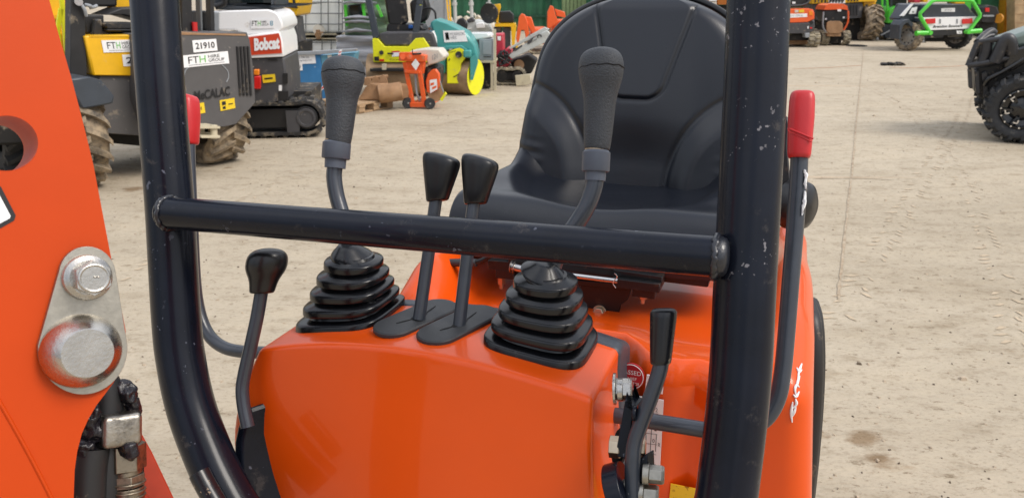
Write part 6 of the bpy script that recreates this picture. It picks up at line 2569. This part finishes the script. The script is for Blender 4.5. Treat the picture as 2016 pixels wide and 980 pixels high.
def utube(lst, rr_, nm="bull_bar", m='bumper', sm=5):
    mb = MB()
    mb.tube([Ut.px(a_, b_, y) for a_, b_, y in lst], rr_, n=16, sm=sm if len(lst) > 2 else 0)
    return mb.build(nm, m, r, smooth=50)


utube([(1906, 130, .16), (1914, 128, .15), (1935, 125, .15), (1960, 120, .15), (1984, 114, .18)], .030)
utube([(1957, 123, .15), (1966, 104, .15), (1974, 86, .15), (1980, 78, .15), (1986, 78, .15), (1991, 88, .16), (1991, 106, .18)], .058)
utube([(1924, 84, .18), (1944, 81, .16), (1962, 78, .15), (1980, 76, .15)], .026)
utube([(1906, 130, .16), (1915, 108, .17), (1925, 83, .18)], .030)
utube([(1932, 125, .18), (1940, 104, .18), (1944, 83, .18)], .048)
utube([(1918, 128, .35), (1926, 108, .35), (1932, 86, .35)], .032)
utube([(1924, 84, .18), (1932, 76, .24), (1942, 67, .32), (1952, 62, .38), (1957, 66, .40)], .036)
utube([(1932, 80, .2), (1946, 72, .26), (1956, 70, .3)], .020)
for px_, py_ in ((1920, 106), (1922, 118)):
    mb = MB()
    mb.lathe([(.0001, 0), (.030, 0), (.036, .02), (.032, .04), (.0001, .05)], Ut.px(px_, py_, .30), (-.9, -.4, 0), 20)
    mb.build("spot_lamp", 'greyrim', r, smooth=40)
utube([(1938, 168, .20), (1946, 156, .18), (1965, 146, .17), (1990, 132, .17), (2016, 116, .18)], .026, "wheel_arch_trim", 'rim')
for lst, y in (([(1905, 136), (1913, 134), (1915, 176), (1907, 174)], .18), ([(1918, 140), (1927, 138), (1930, 190), (1921, 184)], .20), ([(1932, 142), (1944, 140), (1946, 194), (1936, 194)], .22)):
    mb = Ut.slab(lst, y, y + .10)
    mb.build("skid_bar", 'bumper', r, bevel=.015, smooth=40)
mb = MB()
mb.tube([Ut.px(1955, 170, .24), Ut.px(1990, 190, .20), Ut.px(2010, 216, .18)], .025, n=10)
mb.build("suspension_arm", 'bdark', r)
mb = MB()
mb.tube([Ut.px(1948, 192, .24), Ut.px(1985, 210, .20), Ut.px(2010, 222, .18)], .02, n=10)
mb.build("suspension_arm", 'bdark', r)
mb = MB()
mb.rbox((cx_ + 1.45, dx_far / 2 + .15, .85), (.75, dx_far / 2 - .02, .34), .06, n=2, seg=2)
mb.build("rear_body", 'bblack', r, smooth=40)
for yy in (.0, dx_far):
    mb = MB()
    tyre(mb, (cx_ + 2.0, yy + .09, Rw), (0, -1, 0), Rw, .24, .185, 16, .032, 'knob')
    mb.build("rear_wheel", 'tyreclean', r, smooth=35)

# ---- small bits lying on the ground
T = Thing("black_rag", "crumpled black rag lying on the open yard", "rag", on(1757, 129), 0)
mb = MB()
rg = random.Random(9)
for i in range(9):
    mb.rbox((rg.uniform(-.20, .2), rg.uniform(-.06, .1), .02 + rg.uniform(0, .02)), (rg.uniform(.05, .11), .05, .018), .012, n=1, seg=2, rot=Euler((rg.uniform(-.3, .3), rg.uniform(-.3, .3), rg.uniform(0, 3))).to_matrix())
mb.build("cloth", 'bdark', T.root, smooth=60)
T = Thing("drain_cover", "flat dark drain cover in the yard in front of the small orange digger", "drain cover", on(1686, 91), 0)
mb = MB()
mb.cyl((0, 0, .0), (0, 0, .02), .26, n=32)
mb.cyl((0, 0, .02), (0, 0, .028), .21, n=32)
mb.build("lid", 'bdark', T.root, bevel=.004)
# ================================================================== ground, stones, sky, light


STAINS = [(*G(1738, 908)[:2], .20), (*G(1700, 862)[:2], .14), (*G(262, 372)[:2], .22), (*G(448, 330)[:2], .16), (*G(415, 322)[:2], .10), (*G(1610, 850)[:2], .10)]


def ground_material():
    m = bpy.data.materials.new("packed_sandy_ground")
    m.use_nodes = True
    nt = m.node_tree
    N, L = nt.nodes, nt.links
    b = N["Principled BSDF"]
    b.inputs["Roughness"].default_value = 0.92
    b.inputs["Specular IOR Level"].default_value = 0.25
    tc = N.new("ShaderNodeTexCoord")

    def noise(scale, detail=6, rough=.6, st=(1, 1, 1)):
        mp = N.new("ShaderNodeMapping")
        mp.inputs["Scale"].default_value = st
        L.new(tc.outputs["Object"], mp.inputs["Vector"])
        n = N.new("ShaderNodeTexNoise")
        n.inputs["Scale"].default_value = scale
        n.inputs["Detail"].default_value = detail
        n.inputs["Roughness"].default_value = rough
        L.new(mp.outputs["Vector"], n.inputs["Vector"])
        return n.outputs["Fac"]

    def ramp(src, stops):
        r_ = N.new("ShaderNodeValToRGB")
        e = r_.color_ramp.elements
        while len(e) < len(stops):
            e.new(.5)
        for q, (p, c) in zip(e, stops):
            q.position = p
            q.color = (*c, 1) if len(c) == 3 else c
        L.new(src, r_.inputs["Fac"])
        return r_.outputs["Color"]

    def mul(a, bb, f=1.0, mode='MULTIPLY'):
        mx = N.new("ShaderNodeMix")
        mx.data_type = 'RGBA'
        mx.blend_type = mode
        if isinstance(f, float):
            mx.inputs["Factor"].default_value = f
        else:
            L.new(f, mx.inputs["Factor"])
        ia = [i for i in mx.inputs if i.name == "A" and i.type == 'RGBA'][0]
        ib = [i for i in mx.inputs if i.name == "B" and i.type == 'RGBA'][0]
        L.new(a, ia)
        if isinstance(bb, tuple):
            ib.default_value = (*bb, 1)
        else:
            L.new(bb, ib)
        return [o for o in mx.outputs if o.type == 'RGBA'][0]
    base = ramp(noise(.35, 8, .62), [(.30, (.385, .327, .243)), (.5, (.445, .380, .285)), (.72, (.49, .425, .326))])
    streak = ramp(noise(1.3, 8, .72, (.55, 1.6, 1)), [(.33, (.87, .85, .82)), (.5, (1, 1, 1)), (.68, (1.07, 1.06, 1.04))])
    c = mul(base, streak)
    med = ramp(noise(7.0, 8, .74, (.75, 1.3, 1)), [(.34, (.70, .66, .60)), (.47, (1, 1, 1)), (.62, (1.07, 1.07, 1.06))])
    c = mul(c, med, .8)
    fine = ramp(noise(55, 4, .7, (.7, 1.3, 1)), [(.30, (.62, .58, .53)), (.46, (1, 1, 1)), (.66, (1.07, 1.07, 1.07))])
    c = mul(c, fine, .65)
    fleck = ramp(noise(21, 5, .75, (.75, 1.3, 1)), [(.37, (.50, .45, .39)), (.42, (1, 1, 1))])
    c = mul(c, fleck, .75)
    grit = ramp(noise(210, 2, .6), [(.26, (.5, .46, .42)), (.38, (1, 1, 1))])
    c = mul(c, grit, .6)
    # damp brown patches
    damp = ramp(noise(.9, 5, .65, (.7, 1.2, 1)), [(.665, (0, 0, 0)), (.73, (1, 1, 1))])
    c = mul(c, (.56, .47, .38), damp)
    # oil and water stains where the photograph has them
    for (sx_, sy_, sr_) in STAINS:
        dn = N.new("ShaderNodeVectorMath")
        dn.operation = 'DISTANCE'
        L.new(tc.outputs["Object"], dn.inputs[0])
        dn.inputs[1].default_value = (sx_, sy_, 0)
        mr = N.new("ShaderNodeMapRange")
        mr.inputs["From Min"].default_value = 0
        mr.inputs["From Max"].default_value = sr_
        mr.inputs["To Min"].default_value = .34
        mr.inputs["To Max"].default_value = -.30
        L.new(dn.outputs["Value"], mr.inputs["Value"])
        ad_ = N.new("ShaderNodeMath")
        ad_.operation = 'ADD'
        L.new(mr.outputs["Result"], ad_.inputs[0])
        L.new(noise(5.5, 7, .72, (.8, 1.5, 1)), ad_.inputs[1])
        c = mul(c, (.60, .51, .42), ramp(ad_.outputs[0], [(.60, (0, 0, 0)), (.76, (1, 1, 1))]))
    # faint reddish dust bands
    red = ramp(noise(.5, 4, .6, (.18, 2.6, 1)), [(.66, (0, 0, 0)), (.74, (.55, .55, .55))])
    c = mul(c, (1.0, .80, .66), red)
    L.new(c, b.inputs["Base Color"])
    bp = N.new("ShaderNodeBump")
    bp.inputs["Strength"].default_value = .55
    bp.inputs["Distance"].default_value = .03
    ad = N.new("ShaderNodeMath")
    ad.operation = 'ADD'
    m1 = N.new("ShaderNodeMath")
    m1.operation = 'MULTIPLY'
    m1.inputs[1].default_value = .22
    L.new(noise(60, 5, .7), m1.inputs[0])
    L.new(noise(4.5, 8, .7, (.5, 1.6, 1)), ad.inputs[0])
    L.new(m1.outputs[0], ad.inputs[1])
    L.new(ad.outputs[0], bp.inputs["Height"])
    L.new(bp.outputs["Normal"], b.inputs["Normal"])
    return m


mb = MB()
gx = [-150 + 300 * i / 60 for i in range(61)]
gy = [-60 + 260 * i / 60 for i in range(61)]
vs = [(x, y, 0.0) for y in gy for x in gx]
mb.add(vs, [(j * 61 + i, j * 61 + i + 1, (j + 1) * 61 + i + 1, (j + 1) * 61 + i) for j in range(60) for i in range(60)])
gnd = mb.build("ground", ground_material(), smooth=0)
gnd["kind"] = "structure"
M['dampearth'] = mat('damp_earth', c3(150, 130, 106), .9, nz=.30, ns=9, bump=.3, bs=60, dust=(c3(184, 170, 148), .5, 14))
M['redearth'] = mat('reddish_dust', c3(178, 138, 108), .9, nz=.2, ns=6)


def streakmesh(name, pts, w, m, th=.004, seed=1):
    rg = random.Random(seed)
    p = [G(*q) for q in pts]
    p = smooth_path(p, 14)
    l_, r_ = [], []
    for i, q in enumerate(p):
        t = (p[min(i + 1, len(p) - 1)] - p[max(0, i - 1)]).normalized()
        n = Vector((-t.y, t.x, 0))
        e = 1 if 0 < i < len(p) - 1 else .05
        l_.append(q + n * w * rg.uniform(.25, 1.0) * e + Vector((0, 0, th)))
        r_.append(q - n * w * rg.uniform(.25, 1.0) * e + Vector((0, 0, th)))
    mb = MB()
    k = len(p)
    mb.add(l_ + r_, [(i, i + 1, k + i + 1, k + i) for i in range(k - 1)])
    o = mb.build(name, m, smooth=0)
    o["kind"] = "structure"
    return o


streakmesh("ground_seam", [(1700, 98), (1693, 170), (1684, 260), (1677, 340), (1668, 420), (1657, 520), (1650, 590)], .011, 'dampearth', seed=2)
streakmesh("ground_band", [(1560, 136), (1620, 134), (1700, 129)], .035, 'redearth', .003, seed=3)
streakmesh("ground_band", [(1750, 133), (1800, 134), (1900, 130)], .06, 'redearth', .003, seed=4)
streakmesh("ground_band", [(1600, 352), (1700, 352), (1760, 355)], .010, 'dampearth', .003, seed=5)

# pressed tyre marks: rows of faint chevron dents
M['pressed'] = mat('pressed_earth', c3(186, 168, 142), .95, nz=.16, ns=5)
rgt = random.Random(8)
for nm_, pts_, wd in (("tyre_marks", [(1640, 640), (1740, 480), (1830, 330), (1890, 240), (1905, 190)], .20), ("tyre_marks", [(2010, 720), (1960, 520), (1880, 330), (1790, 220), (1700, 170), (1600, 150)], .18), ("tyre_marks", [(250, 560), (420, 430), (620, 330), (860, 250), (1000, 215)], .18)):
    p = smooth_path([G(*q) for q in pts_], 60)
    mb = MB()
    acc = 0
    for i in range(1, len(p) - 1):
        acc += (p[i] - p[i - 1]).length
        if acc < .065:
            continue
        acc = 0
        t = (p[i + 1] - p[i - 1]).normalized()
        n = Vector((-t.y, t.x, 0))
        for sg in (-1, 1):
            if rgt.random() < .45:
                continue
            l0, l1 = rgt.uniform(.1, .3), rgt.uniform(.55, 1.0)
            a_ = p[i] + n * sg * wd / 2 * l0 + t * .02
            b_ = p[i] + n * sg * wd / 2 * l1 - t * .03
            w = t * rgt.uniform(.010, .020)
            z = Vector((0, 0, .003))
            m_ = (a_ + b_) / 2 + n * rgt.uniform(-.01, .01)
            mb.add([a_ + z, m_ - w + z, b_ + z, m_ + w * 1.2 + z], [(0, 1, 2, 3)])
    o = mb.build(nm_, 'pressed', smooth=0)
    o["kind"] = "structure"

# loose stones and chips: too many to count
rg = random.Random(11)
for nm, mt, cnt, lo, hi, lab in (("gravel", 'stone', 1700, .0025, .007, "small pale stones scattered over the sandy yard"), ("gravel_chips", 'darkstone', 1100, .002, .0055, "small dark chips and bits of bark scattered over the sandy yard")):
    mb = MB()
    for i in range(cnt):
        z = rg.random()
        Y = 1.6 + 19 * z ** 1.6
        x = rg.uniform(-.75, .75) * Y
        s_ = rg.uniform(lo, hi) * (1 + Y * .045) * (2.2 if rg.random() < .04 else 1)
        a = rg.uniform(0, 6.28)
        el = rg.uniform(.5, 1) if mt == 'stone' else rg.uniform(.25, .8)
        ca, sa = math.cos(a), math.sin(a)

        def q(u, v, w):
            u *= s_ * rg.uniform(.7, 1.2)
            v *= s_ * el * rg.uniform(.7, 1.2)
            return (x + u * ca - v * sa, Y + u * sa + v * ca, w * s_ * rg.uniform(.5, .9))
        mb.add([q(-1, -1, 0), q(1, -1, 0), q(1, 1, 0), q(-1, 1, 0), q(-.6, -.5, 1), q(.6, -.6, 1), q(.5, .6, 1), q(-.6, .5, 1)], [(4, 5, 6, 7), (0, 1, 5, 4), (1, 2, 6, 5), (2, 3, 7, 6), (3, 0, 4, 7)])
    o = mb.build(nm, mt, smooth=0)
    o["kind"] = "stuff"
    tag(o, lab, "gravel" if mt == 'stone' else "chips")

# ------------------------------------------------------------------ sky, sun, view
world = bpy.data.worlds.new("World")
scene.world = world
world.use_nodes = True
nt = world.node_tree
N, L = nt.nodes, nt.links
bg = N["Background"]
sky = N.new("ShaderNodeTexSky")
sky.sky_type = 'NISHITA'
sky.sun_disc = False
SUN_EL, SUN_AZ = rad(48), rad(112)                   # azimuth clockwise from +Y
sky.sun_elevation = SUN_EL
sky.sun_rotation = SUN_AZ
sky.air_density = 1.0
sky.dust_density = 3.0
sky.ozone_density = 1.0
# broken cloud cover over the blue
tc = N.new("ShaderNodeTexCoord")
cn = N.new("ShaderNodeTexNoise")
cn.inputs["Scale"].default_value = 1.7
cn.inputs["Detail"].default_value = 6
cn.inputs["Roughness"].default_value = .55
L.new(tc.outputs["Generated"], cn.inputs["Vector"])
cr_ = N.new("ShaderNodeValToRGB")
cr_.color_ramp.elements[0].position = .38
cr_.color_ramp.elements[1].position = .58
cr_.color_ramp.elements[0].color = (.25, .25, .25, 1)
cr_.color_ramp.elements[1].color = (.92, .92, .92, 1)
L.new(cn.outputs["Fac"], cr_.inputs["Fac"])
# an overcast dome is brighter overhead than at the horizon
sx = N.new("ShaderNodeSeparateXYZ")
L.new(tc.outputs["Generated"], sx.inputs[0])
dome = N.new("ShaderNodeMapRange")
dome.inputs["From Min"].default_value = 0.0
dome.inputs["From Max"].default_value = 0.85
dome.inputs["To Min"].default_value = 0.54
dome.inputs["To Max"].default_value = 1.25
L.new(sx.outputs["Z"], dome.inputs["Value"])
mx = N.new("ShaderNodeMix")
mx.data_type = 'RGBA'
L.new(cr_.outputs["Color"], mx.inputs["Factor"])
ia = [i for i in mx.inputs if i.name == "A" and i.type == 'RGBA'][0]
ib = [i for i in mx.inputs if i.name == "B" and i.type == 'RGBA'][0]
L.new(sky.outputs["Color"], ia)
ib.default_value = (8.2, 8.4, 8.9, 1)
vm = N.new("ShaderNodeVectorMath")
vm.operation = 'SCALE'
L.new([o for o in mx.outputs if o.type == 'RGBA'][0], vm.inputs[0])
L.new(dome.outputs["Result"], vm.inputs["Scale"])
L.new(vm.outputs["Vector"], bg.inputs["Color"])
bg.inputs["Strength"].default_value = 0.12
sl_ = bpy.data.lights.new("sun", 'SUN')
sl_.energy = 1.5
sl_.angle = rad(22)
sl_.color = (1.0, .95, .88)
so = bpy.data.objects.new("sun", sl_)
COL.objects.link(so)
sd = Vector((math.cos(SUN_EL) * math.sin(SUN_AZ), math.cos(SUN_EL) * math.cos(SUN_AZ), math.sin(SUN_EL)))
so.rotation_euler = sd.to_track_quat('Z', 'Y').to_euler()
so.location = (4, -2, 9)

vs_ = scene.view_settings
scene.display_settings.display_device = 'sRGB'
vs_.view_transform = 'Standard'
vs_.look = 'None'
vs_.exposure = 0.36
vs_.gamma = 1.0
vs_.use_curve_mapping = False
scene.render.engine = 'CYCLES'
cy = scene.cycles
cy.use_denoising = True
cy.max_bounces = 8
cy.glossy_bounces = 4
cy.diffuse_bounces = 3
cy.caustics_reflective = False
cy.caustics_refractive = False
